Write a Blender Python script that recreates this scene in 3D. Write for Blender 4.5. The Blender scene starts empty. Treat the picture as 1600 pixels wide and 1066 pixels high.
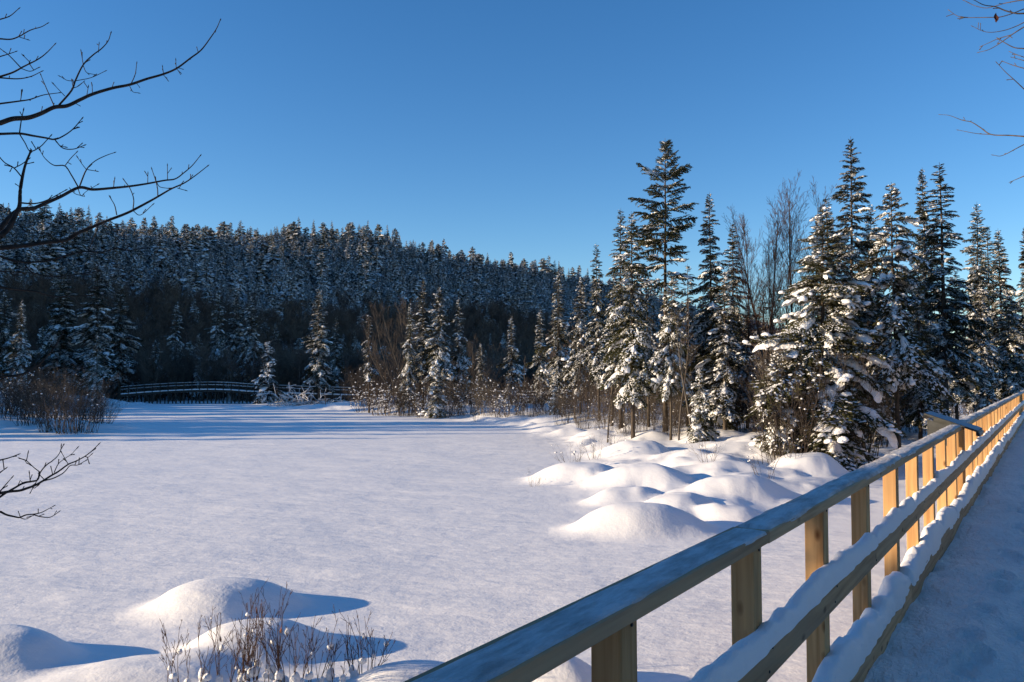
import bpy, math, random
import numpy as np
from mathutils import Vector, Matrix

R = math.radians
scene = bpy.context.scene
COL = scene.collection

# ------------------------------------------------------------------ camera
F_PX, CX, CY = 1290.0, 800.0, 533.0          # focal length of the photograph in its own pixels
PITCH = math.atan2(57.0, F_PX)
CAM = np.array([0.0, 0.0, 3.6])
cam_data = bpy.data.cameras.new("camera")
cam_data.sensor_width = 36.0
cam_data.lens = F_PX / 1600.0 * 36.0
cam_data.clip_start = 0.05
cam_data.clip_end = 3000.0
cam = bpy.data.objects.new("camera", cam_data)
cam.location = CAM
cam.rotation_euler = (math.pi / 2 + PITCH, 0, 0)
COL.objects.link(cam)
scene.camera = cam

# ------------------------------------------------------------------ sky, sun, exposure
SUN_EL = R(12.2)
SUN_H = np.array([-0.996, -0.09])
SUN_DIR = Vector((SUN_H[0] * math.cos(SUN_EL), SUN_H[1] * math.cos(SUN_EL), math.sin(SUN_EL)))
world = bpy.data.worlds.new("World")
scene.world = world
world.use_nodes = True
wn = world.node_tree.nodes
bg = wn["Background"]
sky = wn.new("ShaderNodeTexSky")
sky.sky_type = 'NISHITA'
sky.sun_disc = False
sky.sun_elevation = SUN_EL
sky.sun_rotation = math.atan2(SUN_H[0], SUN_H[1])
sky.altitude = 600
sky.air_density = 1.0
sky.dust_density = 0.05
sky.ozone_density = 3.0
hsv = wn.new("ShaderNodeHueSaturation")          # the camera's saturated colour profile, even over the whole sky
hsv.inputs["Saturation"].default_value = 1.22
hsv.inputs["Hue"].default_value = 0.506
world.node_tree.links.new(sky.outputs[0], hsv.inputs["Color"])
world.node_tree.links.new(hsv.outputs[0], bg.inputs[0])
bg.inputs[1].default_value = 0.124
sun_data = bpy.data.lights.new("sun", 'SUN')
sun_data.energy = 5.0
sun_data.angle = R(0.5)
sun_data.color = (1.0, 0.79, 0.53)
sun = bpy.data.objects.new("sun", sun_data)
sun.rotation_euler = SUN_DIR.to_track_quat('Z', 'Y').to_euler()
sun.location = (-60, -20, 40)
COL.objects.link(sun)
vs = scene.view_settings
vs.view_transform = 'Standard'
vs.look = 'None'
vs.gamma = 1.0
vs.use_curve_mapping = False
vs.exposure = 0.70
scene.cycles.max_bounces = 6
scene.cycles.diffuse_bounces = 3
scene.cycles.use_denoising = True

# ------------------------------------------------------------------ helpers
def ray(px, py):
    u = (px - CX) / F_PX
    v = (CY - py) / F_PX
    return np.array([u, math.cos(PITCH) - v * math.sin(PITCH), math.sin(PITCH) + v * math.cos(PITCH)])

def on_plane(px, py, z=0.0):
    d = ray(px, py)
    return CAM + d * ((z - CAM[2]) / d[2])

def at_depth(px, py, Y):
    d = ray(px, py)
    return CAM + d * (Y / d[1])

def rng_of(s):
    return np.random.default_rng(s)

def _hash(ix, iy, s):
    n = (ix * 374761393 + iy * 668265263 + s * 144269504) & 0xFFFFFFFF
    n = ((n ^ (n >> 13)) * 1274126177) & 0xFFFFFFFF
    return ((n ^ (n >> 16)) & 0xFFFF) / 65535.0

def vnoise(x, y, s=0):
    x = np.asarray(x, float); y = np.asarray(y, float)
    ix = np.floor(x).astype(np.int64); iy = np.floor(y).astype(np.int64)
    fx = x - ix; fy = y - iy
    fx = fx * fx * fx * (fx * (fx * 6 - 15) + 10); fy = fy * fy * fy * (fy * (fy * 6 - 15) + 10)
    a = _hash(ix, iy, s); b = _hash(ix + 1, iy, s); c = _hash(ix, iy + 1, s); d = _hash(ix + 1, iy + 1, s)
    return (a * (1 - fx) + b * fx) * (1 - fy) + (c * (1 - fx) + d * fx) * fy - 0.5

def fbm(x, y, s=0, o=3):
    t = 0; a = 1.0
    for i in range(o):
        t = t + a * vnoise(x * 2 ** i, y * 2 ** i, s + i * 17); a *= 0.5
    return t

def smooth(a, b, x):
    t = np.clip((np.asarray(x, float) - a) / (b - a), 0, 1)
    return t * t * (3 - 2 * t)

def make_mesh(name, verts, tris=None, quads=None, mats=(), tri_m=None, quad_m=None, smooth_shade=True):
    me = bpy.data.meshes.new(name)
    verts = np.asarray(verts, np.float32)
    tris = np.zeros((0, 3), np.int32) if tris is None else np.asarray(tris, np.int32)
    quads = np.zeros((0, 4), np.int32) if quads is None else np.asarray(quads, np.int32)
    me.vertices.add(len(verts)); me.vertices.foreach_set("co", verts.ravel())
    nl = tris.size + quads.size
    me.loops.add(nl)
    me.loops.foreach_set("vertex_index", np.concatenate([tris.ravel(), quads.ravel()]).astype(np.int32))
    nf = len(tris) + len(quads)
    me.polygons.add(nf)
    st = np.concatenate([np.arange(len(tris)) * 3, tris.size + np.arange(len(quads)) * 4]).astype(np.int32)
    me.polygons.foreach_set("loop_start", st)
    mi = np.concatenate([np.zeros(len(tris), np.int32) if tri_m is None else tri_m,
                         np.zeros(len(quads), np.int32) if quad_m is None else quad_m]).astype(np.int32)
    for m in mats: me.materials.append(m)
    me.polygons.foreach_set("material_index", mi)
    sm = np.broadcast_to(np.asarray(smooth_shade, bool), (nf,)).copy()
    me.polygons.foreach_set("use_smooth", sm)
    me.update(calc_edges=True)
    me.validate()
    return me

class Geo:
    """collects triangle and quad soup with material slots, builds ONE mesh"""
    def __init__(s): s.v = []; s.t = []; s.q = []; s.tm = []; s.qm = []; s.ts = []; s.qs = []; s.n = 0
    def add(s, v, t=None, q=None, m=0, sm=True):
        v = np.asarray(v, float).reshape(-1, 3)
        if t is not None and len(t):
            t = np.asarray(t, int); s.t.append(t + s.n); s.tm.append(np.full(len(t), m)); s.ts.append(np.full(len(t), sm))
        if q is not None and len(q):
            q = np.asarray(q, int); s.q.append(q + s.n); s.qm.append(np.full(len(q), m)); s.qs.append(np.full(len(q), sm))
        s.v.append(v); s.n += len(v)
    def mesh(s, name, mats):
        c = lambda l, w: np.concatenate(l) if l else np.zeros((0, w) if w else 0, int)
        return make_mesh(name, np.concatenate(s.v), c(s.t, 3), c(s.q, 4), mats, c(s.tm, 0), c(s.qm, 0),
                         np.concatenate([c(s.ts, 0), c(s.qs, 0)]).astype(bool))

def box(x0, x1, y0, y1, z0, z1):
    v = [(x, y, z) for z in (z0, z1) for y in (y0, y1) for x in (x0, x1)]
    q = [(0, 2, 3, 1), (4, 5, 7, 6), (0, 1, 5, 4), (2, 6, 7, 3), (0, 4, 6, 2), (1, 3, 7, 5)]
    return np.array(v, float), np.array(q)

def bevel_box(x0, x1, y0, y1, z0, z1, b):
    """a board with chamfered long edges (length along x)"""
    ys = [y0 + b, y1 - b, y1, y1, y1 - b, y0 + b, y0, y0]
    zs = [z0, z0, z0 + b, z1 - b, z1, z1, z1 - b, z0 + b]
    v = [(x, ys[i], zs[i]) for x in (x0, x1) for i in range(8)]
    q = [(i, (i + 1) % 8, 8 + (i + 1) % 8, 8 + i) for i in range(8)]
    q += [(0, 7, 2, 1), (7, 6, 3, 2), (6, 5, 4, 3), (8, 9, 10, 15), (15, 10, 11, 14), (14, 11, 12, 13)]
    return np.array(v, float), np.array(q)

def tubes(P, rad, sides=3):
    """P (N,n,3) polylines, rad (N,n) -> verts, quads, all at once"""
    P = np.asarray(P, float); rad = np.asarray(rad, float)
    N, n, _ = P.shape
    T = np.gradient(P, axis=1); T /= np.linalg.norm(T, axis=2, keepdims=True) + 1e-9
    ref = np.where(np.abs(T[:, :, 2:3]) > 0.85, np.array([1.0, 0.13, 0]), np.array([0.0, 0.1, 1.0]))
    ref = np.repeat(ref[:, :1], n, axis=1)
    A = np.cross(T, ref); A /= np.linalg.norm(A, axis=2, keepdims=True) + 1e-9
    B = np.cross(T, A)
    ang = np.arange(sides) * 2 * np.pi / sides
    ring = A[:, :, None] * np.cos(ang)[:, None] + B[:, :, None] * np.sin(ang)[:, None]
    V = P[:, :, None] + ring * rad[:, :, None, None]
    idx = np.arange(N * n * sides).reshape(N, n, sides)
    a = idx[:, :-1]; b = idx[:, 1:]
    q = np.stack([a, np.roll(a, -1, 2), np.roll(b, -1, 2), b], -1).reshape(-1, 4)
    return V.reshape(-1, 3), q

def polytube(pts, r0, r1, sides=6, sub=4):
    """one smooth tapered tube through pts (Catmull-Rom)"""
    p = np.asarray(pts, float)
    if len(p) > 2:
        e = np.vstack([2 * p[0] - p[1], p, 2 * p[-1] - p[-2]])
        out = []
        for i in range(1, len(e) - 2):
            t = np.linspace(0, 1, sub, endpoint=False)[:, None]
            a, b, c, d = e[i - 1], e[i], e[i + 1], e[i + 2]
            out.append(0.5 * (2 * b + (c - a) * t + (2 * a - 5 * b + 4 * c - d) * t ** 2 + (3 * b - a - 3 * c + d) * t ** 3))
        p = np.vstack(out + [p[-1:]])
    n = len(p)
    rad = np.linspace(r0, r1, n)
    return tubes(p[None], rad[None], sides)

def ico(sub):
    import bmesh
    bm = bmesh.new(); bmesh.ops.create_icosphere(bm, subdivisions=sub, radius=1.0)
    v = np.array([x.co[:] for x in bm.verts]); f = np.array([[q.index for q in x.verts] for x in bm.faces])
    bm.free(); return v, f
ICO = {k: ico(k) for k in (1, 2, 3)}
def blob_templates(sub, n, seed, flat=0.35):
    r = rng_of(seed); v, f = ICO[sub]; out = []
    for i in range(n):
        d = r.normal(size=(5, 3)); d /= np.linalg.norm(d, axis=1)[:, None]
        k = 1 + sum(0.22 * r.uniform(-1, 1) * np.clip(v @ x, 0, 1) ** 2 for x in d) + r.normal(size=len(v)) * 0.03
        w = v * k[:, None]
        w[:, 2] = np.where(w[:, 2] < 0, w[:, 2] * flat, w[:, 2])
        out.append(w)
    return out, f
BLOB2, FB2 = blob_templates(2, 10, 5)
BLOB1, FB1 = blob_templates(1, 6, 6)
BLOB3, FB3 = blob_templates(3, 8, 7)

def put(geo, tv, tf, M, T, m=0, sm=True):
    """place a template (n,3) with batches of 3x3 matrices M (k,3,3) and offsets T (k,3)"""
    if len(M) == 0: return
    V = np.einsum('kij,nj->kni', M, tv) + T[:, None]
    n = len(tv)
    Fc = (tf[None] + (np.arange(len(M)) * n)[:, None, None]).reshape(-1, tf.shape[1])
    if tf.shape[1] == 3: geo.add(V, t=Fc, m=m, sm=sm)
    else: geo.add(V, q=Fc, m=m, sm=sm)

def frame(d, up=(0, 0, 1.0)):
    """matrices whose x axis is d (k,3)"""
    d = np.asarray(d, float); d = d / (np.linalg.norm(d, axis=1, keepdims=True) + 1e-9)
    y = np.cross(np.broadcast_to(up, d.shape), d); y /= np.linalg.norm(y, axis=1, keepdims=True) + 1e-9
    z = np.cross(d, y)
    return np.stack([d, y, z], -1)

def add_obj(name, me, parent=None, loc=None, rot=None, scale=None):
    o = bpy.data.objects.new(name, me)
    COL.objects.link(o)
    if parent is not None: o.parent = parent
    if loc is not None: o.location = loc
    if rot is not None: o.rotation_euler = rot
    if scale is not None: o.scale = scale
    return o

def tag(o, label=None, cat=None, group=None, kind=None):
    if label: o["label"] = label
    if cat: o["category"] = cat
    if group: o["group"] = group
    if kind: o["kind"] = kind
    return o

# ------------------------------------------------------------------ materials
def new_mat(name):
    m = bpy.data.materials.new(name); m.use_nodes = True
    nt = m.node_tree; b = nt.nodes["Principled BSDF"]
    return m, nt, b

def N(nt, t, **kw):
    n = nt.nodes.new(t)
    for k, v in kw.items():
        if k.startswith("i_"):
            key = k[2:]
            n.inputs[int(key) if key.isdigit() else key.replace("_", " ")].default_value = v
        else: setattr(n, k, v)
    return n

def snow_mat(name, layers, rough=0.65, col=(0.90, 0.885, 0.875), coord='Object'):
    m, nt, b = new_mat(name); L = nt.links.new
    b.inputs["Base Color"].default_value = (*col, 1)
    b.inputs["Roughness"].default_value = rough
    b.inputs["Specular IOR Level"].default_value = 0.25
    tc = N(nt, "ShaderNodeTexCoord")
    prev = None
    for (sc, det, dist, strength) in layers:
        mp = N(nt, "ShaderNodeMapping"); mp.inputs["Scale"].default_value = sc
        L(tc.outputs[coord], mp.inputs["Vector"])
        nz = N(nt, "ShaderNodeTexNoise"); nz.inputs["Scale"].default_value = 1.0; nz.inputs["Detail"].default_value = det
        nz.inputs["Roughness"].default_value = 0.6
        L(mp.outputs[0], nz.inputs["Vector"])
        bp = N(nt, "ShaderNodeBump"); bp.inputs["Distance"].default_value = dist; bp.inputs["Strength"].default_value = strength
        L(nz.outputs["Fac"], bp.inputs["Height"])
        if prev: L(prev.outputs[0], bp.inputs["Normal"])
        prev = bp
    if prev: L(prev.outputs[0], b.inputs["Normal"])
    return m

M_LAKE = snow_mat("lake_snow", [((0.22, 0.6, 0.5), 4, 0.22, 0.7), ((5.0, 6.5, 5), 3, 0.018, 0.7), ((21, 24, 21), 3, 0.006, 0.75)])
M_BANK = snow_mat("bank_snow", [((1.3, 1.3, 1.3), 3, 0.05, 0.6), ((24, 24, 24), 2, 0.006, 0.8)])
M_TSNOW = snow_mat("tree_snow", [((7, 7, 7), 4, 0.09, 0.85)])
M_RSNOW = snow_mat("rail_snow", [((14, 14, 14), 3, 0.012, 0.8), ((90, 90, 90), 2, 0.003, 0.7)])
M_FROST = snow_mat("rail_frost", [((5, 16, 10), 5, 0.02, 0.9), ((110, 110, 110), 2, 0.004, 0.9)])
def frost_patches(m):
    nt = m.node_tree; b_ = nt.nodes["Principled BSDF"]; tc = nt.nodes.new("ShaderNodeTexCoord"); mp = nt.nodes.new("ShaderNodeMapping"); mp.inputs["Scale"].default_value = (3.0, 14, 6)
    nt.links.new(tc.outputs["Object"], mp.inputs[0]); nz = nt.nodes.new("ShaderNodeTexNoise"); nz.inputs["Scale"].default_value = 1.0; nz.inputs["Detail"].default_value = 7; nz.inputs["Roughness"].default_value = 0.7
    nt.links.new(mp.outputs[0], nz.inputs["Vector"]); cr = nt.nodes.new("ShaderNodeValToRGB")
    cr.color_ramp.elements[0].position = 0.36; cr.color_ramp.elements[0].color = (0.36, 0.33, 0.31, 1)
    cr.color_ramp.elements[1].position = 0.60; cr.color_ramp.elements[1].color = (0.66, 0.65, 0.64, 1)
    nt.links.new(nz.outputs["Fac"], cr.inputs[0]); nt.links.new(cr.outputs[0], b_.inputs["Base Color"])
frost_patches(M_FROST)
M_PANEL = snow_mat("panel_frost_shaded", [((14, 14, 14), 4, 0.008, 0.8)], col=(0.34, 0.36, 0.39))  # thin frost, its colour darkened to carry the shade on the panel
M_DSNOW = snow_mat("deck_snow", [((3, 7, 5), 5, 0.09, 0.9), ((30, 30, 30), 4, 0.014, 0.9)], col=(0.86, 0.80, 0.74))

def noise_col_mat(name, c0, c1, scale=6.0, rough=0.85, rand=0.0, stretch=(1, 1, 1), bump=0.0, spec=0.2, translucent=0.0):
    m, nt, b = new_mat(name); L = nt.links.new
    tc = N(nt, "ShaderNodeTexCoord"); mp = N(nt, "ShaderNodeMapping"); mp.inputs["Scale"].default_value = stretch
    L(tc.outputs["Object"], mp.inputs[0])
    nz = N(nt, "ShaderNodeTexNoise"); nz.inputs["Scale"].default_value = scale; nz.inputs["Detail"].default_value = 5
    L(mp.outputs[0], nz.inputs["Vector"])
    cr = N(nt, "ShaderNodeValToRGB")
    cr.color_ramp.elements[0].position = 0.32; cr.color_ramp.elements[0].color = (*c0, 1)
    cr.color_ramp.elements[1].position = 0.70; cr.color_ramp.elements[1].color = (*c1, 1)
    L(nz.outputs["Fac"], cr.inputs[0])
    out = cr.outputs[0]
    if rand:
        oi = N(nt, "ShaderNodeObjectInfo"); hs = N(nt, "ShaderNodeHueSaturation")
        mr = N(nt, "ShaderNodeMapRange"); mr.inputs["To Min"].default_value = 1 - rand; mr.inputs["To Max"].default_value = 1 + rand
        L(oi.outputs["Random"], mr.inputs[0]); L(mr.outputs[0], hs.inputs["Value"])
        mr2 = N(nt, "ShaderNodeMapRange"); mr2.inputs["To Min"].default_value = 0.5 - rand * 0.06; mr2.inputs["To Max"].default_value = 0.5 + rand * 0.06
        L(oi.outputs["Random"], mr2.inputs[0]); L(mr2.outputs[0], hs.inputs["Hue"])
        L(out, hs.inputs["Color"]); out = hs.outputs[0]
    L(out, b.inputs["Base Color"])
    b.inputs["Roughness"].default_value = rough
    b.inputs["Specular IOR Level"].default_value = spec
    if bump:
        bp = N(nt, "ShaderNodeBump"); bp.inputs["Distance"].default_value = bump; L(nz.outputs["Fac"], bp.inputs["Height"]); L(bp.outputs[0], b.inputs["Normal"])
    return m

M_NEEDLE = noise_col_mat("spruce_needles", (0.032, 0.031, 0.011), (0.085, 0.076, 0.027), 1.3, 0.7, 0.30)
M_NEEDLE_DARK = noise_col_mat("fir_needles", (0.024, 0.028, 0.013), (0.060, 0.062, 0.028), 1.3, 0.7, 0.25)
M_NEEDLE_FAR = noise_col_mat("hill_needles", (0.026, 0.034, 0.018), (0.055, 0.062, 0.032), 0.4, 0.8, 0.30)
M_BARK = noise_col_mat("conifer_bark", (0.045, 0.034, 0.026), (0.115, 0.09, 0.068), 9, 0.9, 0.15, (1, 1, 0.25), 0.02)
M_BARK_GREY = noise_col_mat("grey_bark", (0.06, 0.05, 0.041), (0.145, 0.122, 0.10), 8, 0.9, 0.15, (1, 1, 0.3), 0.01)
M_TWIG = noise_col_mat("brown_twigs", (0.048, 0.038, 0.030), (0.122, 0.096, 0.077), 3, 0.85, 0.22)
M_HARDWOOD = noise_col_mat("hardwood_twigs", (0.085, 0.062, 0.048), (0.19, 0.145, 0.115), 2, 0.9, 0.2)
M_REDTWIG = noise_col_mat("red_brown_twigs", (0.050, 0.025, 0.018), (0.12, 0.065, 0.042), 6, 0.8, 0.15)
M_DARKTWIG = noise_col_mat("dark_branch_bark", (0.020, 0.016, 0.014), (0.060, 0.047, 0.038), 22, 0.8, 0.0, (1, 1, 1), 0.004)
M_TANTWIG = noise_col_mat("tan_branch_bark", (0.062, 0.047, 0.036), (0.15, 0.115, 0.088), 22, 0.8, 0.0)
M_LEAF = noise_col_mat("dry_leaf", (0.07, 0.022, 0.012), (0.17, 0.06, 0.03), 30, 0.8, 0.0)
M_OLDWOOD = noise_col_mat("old_bridge_wood", (0.030, 0.024, 0.019), (0.075, 0.060, 0.048), 5, 0.9, 0.1)
M_SIGN = noise_col_mat("sign_grey_paint", (0.05, 0.052, 0.05), (0.085, 0.088, 0.085), 12, 0.5)
M_SIGNDARK = noise_col_mat("sign_dark_metal", (0.015, 0.015, 0.016), (0.03, 0.03, 0.032), 12, 0.4)

def wood_mat(name, light, dark, axis, weather=0.0, grey=(0.22, 0.20, 0.18)):
    m, nt, b = new_mat(name); L = nt.links.new
    tc = N(nt, "ShaderNodeTexCoord"); oi = N(nt, "ShaderNodeObjectInfo")
    off = N(nt, "ShaderNodeVectorMath", operation='SCALE'); 
    cmb = N(nt, "ShaderNodeCombineXYZ"); L(oi.outputs["Random"], cmb.inputs[0]); L(oi.outputs["Random"], cmb.inputs[1]); L(oi.outputs["Random"], cmb.inputs[2])
    L(cmb.outputs[0], off.inputs[0]); off.inputs["Scale"].default_value = 37.0
    add = N(nt, "ShaderNodeVectorMath", operation='ADD'); L(tc.outputs["Object"], add.inputs[0]); L(off.outputs[0], add.inputs[1])
    sc = [28.0, 28.0, 28.0]; sc[axis] = 1.3
    mp = N(nt, "ShaderNodeMapping"); mp.inputs["Scale"].default_value = sc; L(add.outputs[0], mp.inputs[0])
    g = N(nt, "ShaderNodeTexNoise"); g.inputs["Scale"].default_value = 1.0; g.inputs["Detail"].default_value = 6; g.inputs["Distortion"].default_value = 0.6; L(mp.outputs[0], g.inputs["Vector"])
    cr = N(nt, "ShaderNodeValToRGB"); cr.color_ramp.elements[0].position = 0.30; cr.color_ramp.elements[0].color = (*dark, 1)
    cr.color_ramp.elements[1].position = 0.62; cr.color_ramp.elements[1].color = (*light, 1); L(g.outputs["Fac"], cr.inputs[0])
    # knots
    ks = [9.0, 9.0, 9.0]; ks[axis] = 4.2
    mk = N(nt, "ShaderNodeMapping"); mk.inputs["Scale"].default_value = ks; L(add.outputs[0], mk.inputs[0])
    vo = N(nt, "ShaderNodeTexVoronoi"); vo.inputs["Scale"].default_value = 1.0; L(mk.outputs[0], vo.inputs["Vector"])
    kr = N(nt, "ShaderNodeValToRGB"); kr.color_ramp.elements[0].position = 0.07; kr.color_ramp.elements[0].color = (1, 1, 1, 1)
    kr.color_ramp.elements[1].position = 0.19; kr.color_ramp.elements[1].color = (0, 0, 0, 1); L(vo.outputs["Distance"], kr.inputs[0])
    mx = N(nt, "ShaderNodeMixRGB"); L(kr.outputs[0], mx.inputs[0]); L(cr.outputs[0], mx.inputs[1])
    mx.inputs[2].default_value = (dark[0] * 0.38, dark[1] * 0.28, dark[2] * 0.22, 1)
    out = mx.outputs[0]
    # big patches: weathering and damp streaks
    ps = [7.0, 7.0, 7.0]; ps[axis] = 1.1
    pm = N(nt, "ShaderNodeMapping"); pm.inputs["Scale"].default_value = ps; L(add.outputs[0], pm.inputs[0])
    pn = N(nt, "ShaderNodeTexNoise"); pn.inputs["Scale"].default_value = 1.0; pn.inputs["Detail"].default_value = 4; L(pm.outputs[0], pn.inputs["Vector"])
    pr = N(nt, "ShaderNodeMapRange"); pr.inputs["From Min"].default_value = 0.35; pr.inputs["From Max"].default_value = 0.65
    pr.inputs["To Min"].default_value = 0.0; pr.inputs["To Max"].default_value = weather; L(pn.outputs["Fac"], pr.inputs[0])
    m2 = N(nt, "ShaderNodeMixRGB"); L(pr.outputs[0], m2.inputs[0]); L(out, m2.inputs[1]); m2.inputs[2].default_value = (*grey, 1)
    hs = N(nt, "ShaderNodeHueSaturation"); mr = N(nt, "ShaderNodeMapRange"); mr.inputs["To Min"].default_value = 0.82; mr.inputs["To Max"].default_value = 1.12
    L(oi.outputs["Random"], mr.inputs[0]); L(mr.outputs[0], hs.inputs["Value"]); L(m2.outputs[0], hs.inputs["Color"])
    L(hs.outputs[0], b.inputs["Base Color"])
    b.inputs["Roughness"].default_value = 0.75; b.inputs["Specular IOR Level"].default_value = 0.25
    bp = N(nt, "ShaderNodeBump"); bp.inputs["Distance"].default_value = 0.004; bp.inputs["Strength"].default_value = 0.6
    L(g.outputs["Fac"], bp.inputs["Height"]); L(bp.outputs[0], b.inputs["Normal"])
    return m
M_POST = wood_mat("fresh_pine_post", (0.63, 0.375, 0.165), (0.42, 0.21, 0.078), 2, 0.3, (0.36, 0.225, 0.115))
M_RAIL = wood_mat("weathered_pine_rail", (0.64, 0.41, 0.215), (0.36, 0.205, 0.095), 0, 0.6, (0.42, 0.295, 0.19))

# ------------------------------------------------------------------ ground heights
BANK = np.array([(-17.3, 88.5), (-9.6, 77), (-4.3, 69), (0, 59.5), (1.8, 46), (2.6, 35), (2.0, 27), (2.2, 20.0), (4.4, 19.2), (8.6, 22.0),
                 (13.5, 28.5), (19, 34), (40, 36), (120, 30), (120, 135), (-24, 135), (-24, 100), (-30, 96), (-34, 97.5), (-33, 94), (-26, 91.5)])
LEFT = np.array([(-22.5, 56), (-25, 61.5), (-33, 64), (-38, 72), (-54, 84), (-50, 100), (-47.5, 112), (-55, 120), (-180, 120), (-180, 25), (-70, 30), (-48, 48), (-34, 54), (-28, 54)])
BEHIND = np.array([(-26, 5), (-14, 4.6), (-9, 3.8), (-4.4, 2.6), (-2.5, 0.8), (-1.0, -1.5), (-0.5, -60), (-60, -60), (-60, 4)])

def sdist(poly, X, Y):
    """signed distance to a polygon, positive inside"""
    X = np.asarray(X, float); Y = np.asarray(Y, float)
    d = np.full(X.shape, 1e9); inside = np.zeros(X.shape, bool)
    n = len(poly)
    for i in range(n):
        a = poly[i]; b = poly[(i + 1) % n]
        e = b - a; wx = X - a[0]; wy = Y - a[1]
        t = np.clip((wx * e[0] + wy * e[1]) / (e @ e), 0, 1)
        d = np.minimum(d, np.hypot(wx - t * e[0], wy - t * e[1]))
        c = ((a[1] > Y) != (b[1] > Y)) & (X < (b[0] - a[0]) * (Y - a[1]) / (b[1] - a[1] + 1e-12) + a[0])
        inside ^= c
    return np.where(inside, d, -d)

# snow mounds: (px, py of the foot in the photo, width px, height px, depth ratio)
MOUNDS = [(1005, 838, 215, 62, 0.60), (985, 790, 130, 32, 0.7), (905, 757, 150, 42, 0.8), (1010, 768, 170, 48, 0.6), (1065, 806, 120, 32, 0.8),
          (1160, 792, 190, 52, 0.6), (1150, 818, 110, 30, 0.7), (1000, 722, 130, 34, 0.8), (1130, 712, 150, 34, 0.8), (1275, 752, 130, 48, 0.8),
          (1068, 692, 120, 26, 0.9), (1215, 740, 110, 34, 0.8), (1085, 745, 110, 30, 0.8), (1340, 742, 120, 38, 0.8), (1170, 765, 90, 24, 0.8),
          (325, 968, 200, 58, 0.75), (378, 1038, 200, 60, 0.7), (-38, 1048, 220, 62, 0.6), (850, 1085, 190, 62, 0.6), (640, 1085, 170, 40, 0.6),
          (205, 1085, 260, 34, 0.6),
          (780, 656, 70, 12, 1.2), (860, 664, 80, 14, 1.2), (905, 658, 60, 14, 1.2), (940, 690, 80, 18, 1.0), (480, 634, 60, 8, 1.2), (530, 637, 70, 9, 1.2),
          (420, 632, 60, 6, 1.2), (740, 650, 50, 10, 1.3), (960, 672, 60, 14, 1.0), (1020, 668, 70, 14, 1.0), (890, 682, 60, 12, 1.0)]
MND = []
for i, (px, py, w, hh, dr) in enumerate(MOUNDS):
    p = on_plane(px, py, 0.0)
    k = p[1] / F_PX
    rx = w * k * (0.47 if px > 830 else 0.53)
    ry = rx * dr
    MND.append((p[0], p[1] + ry * 0.8, rx, ry, hh * k * (0.76 if py > 900 else 0.68), i))

# the hill: a ridge line running away to the right, its flank falling towards the lake
RID_P = np.array([-155.0, 250.0]); RID_D = np.array([0.692, 0.722]); RID_N = np.array([0.722, -0.692])
def ridge_coords(X, Y):
    dx = X - RID_P[0]; dy = Y - RID_P[1]
    return dx * RID_D[0] + dy * RID_D[1], dx * RID_N[0] + dy * RID_N[1]      # along the ridge, downhill from it
def ridge_h(sr):
    return np.interp(sr, [-290, -250, -200, -120, -60, 0, 60, 137, 275, 420, 600, 900], [0, 40, 62, 64, 53, 46, 50.5, 55, 50.0, 36, 25, 18])

def ground(X, Y):
    X = np.asarray(X, float); Y = np.asarray(Y, float)
    far = smooth(118, 150, Y)
    h = 0.035 * fbm(X * 0.16, Y * 0.22, 3, 3) + 0.012 * fbm(X * 0.9, Y * 1.6, 9, 3)
    for poly, hgt, wdt in ((BANK, 0.75, 9.0), (LEFT, 1.3, 12.0), (BEHIND, 1.1, 4.0)):
        sd = sdist(poly, X, Y) + 0.9 * fbm(X * 0.45, Y * 0.45, 21, 2)
        s = smooth(-0.3, wdt, sd)
        hum = np.maximum(fbm(X * 0.42, Y * 0.42, 31, 3) + 0.15, 0) * 0.9
        h = h + s * hgt + smooth(0, 2.0, sd) * hum * 0.5
    for (mx, my, rx, ry, hh, i) in MND:
        ca = 0.25 * math.sin(i * 1.7)
        dx = X - mx; dy = Y - my
        u = (dx * math.cos(ca) + dy * math.sin(ca)) / rx; v = (-dx * math.sin(ca) + dy * math.cos(ca)) / ry
        r2 = u * u + v * v
        near = r2 < 9
        if not np.any(near): continue
        wob = 1 + 0.55 * vnoise(X / rx * 1.3 + i * 7.3, Y / ry * 1.0, 40 + i) + 0.25 * vnoise(X / rx * 3.1, Y / ry * 2.4, 90 + i)
        f = np.exp(-np.power(np.maximum(r2, 1e-6), 1.75) * 1.0 * wob) * hh
        k = 0.07 * hh + 0.012
        # smooth maximum so mounds grow out of one another
        base = h
        a = base; b = f + np.minimum(base, 0.25) * 0.6
        t = np.clip(0.5 + 0.5 * (b - a) / k, 0, 1)
        h = np.where(near, a * (1 - t) + b * t + k * t * (1 - t) * 0.5 * (f > 0.02 * hh), base)
    # small sags and tussocks under the bank snow
    sdb = smooth(-1.0, 1.5, sdist(BANK, X, Y))
    h = h + sdb * 0.10 * fbm(X * 1.15, Y * 1.15, 131, 3) + sdb * 0.16 * np.maximum(fbm(X * 0.8, Y * 0.8, 137, 2) - 0.18, 0)
    # the hill behind
    sr, e = ridge_coords(X, Y)
    rh = ridge_h(sr) * np.where(X < -75, smooth(72, 97, Y), 1.0)
    run = 128.0 + 20 * vnoise(sr * 0.012, sr * 0, 91)
    t = np.clip(1 - e / run, 0, 1)
    down = np.where(e > 0, t ** 1.12, np.maximum(1 + e / 420.0, 0.0))
    h = h + rh * down + 4.0 * fbm(X * 0.02, Y * 0.02, 55, 3) * far * np.clip(rh * down / 12.0, 0, 1)
    return h

def gz(x, y):
    return float(ground(np.array([x]), np.array([y]))[0])

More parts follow.
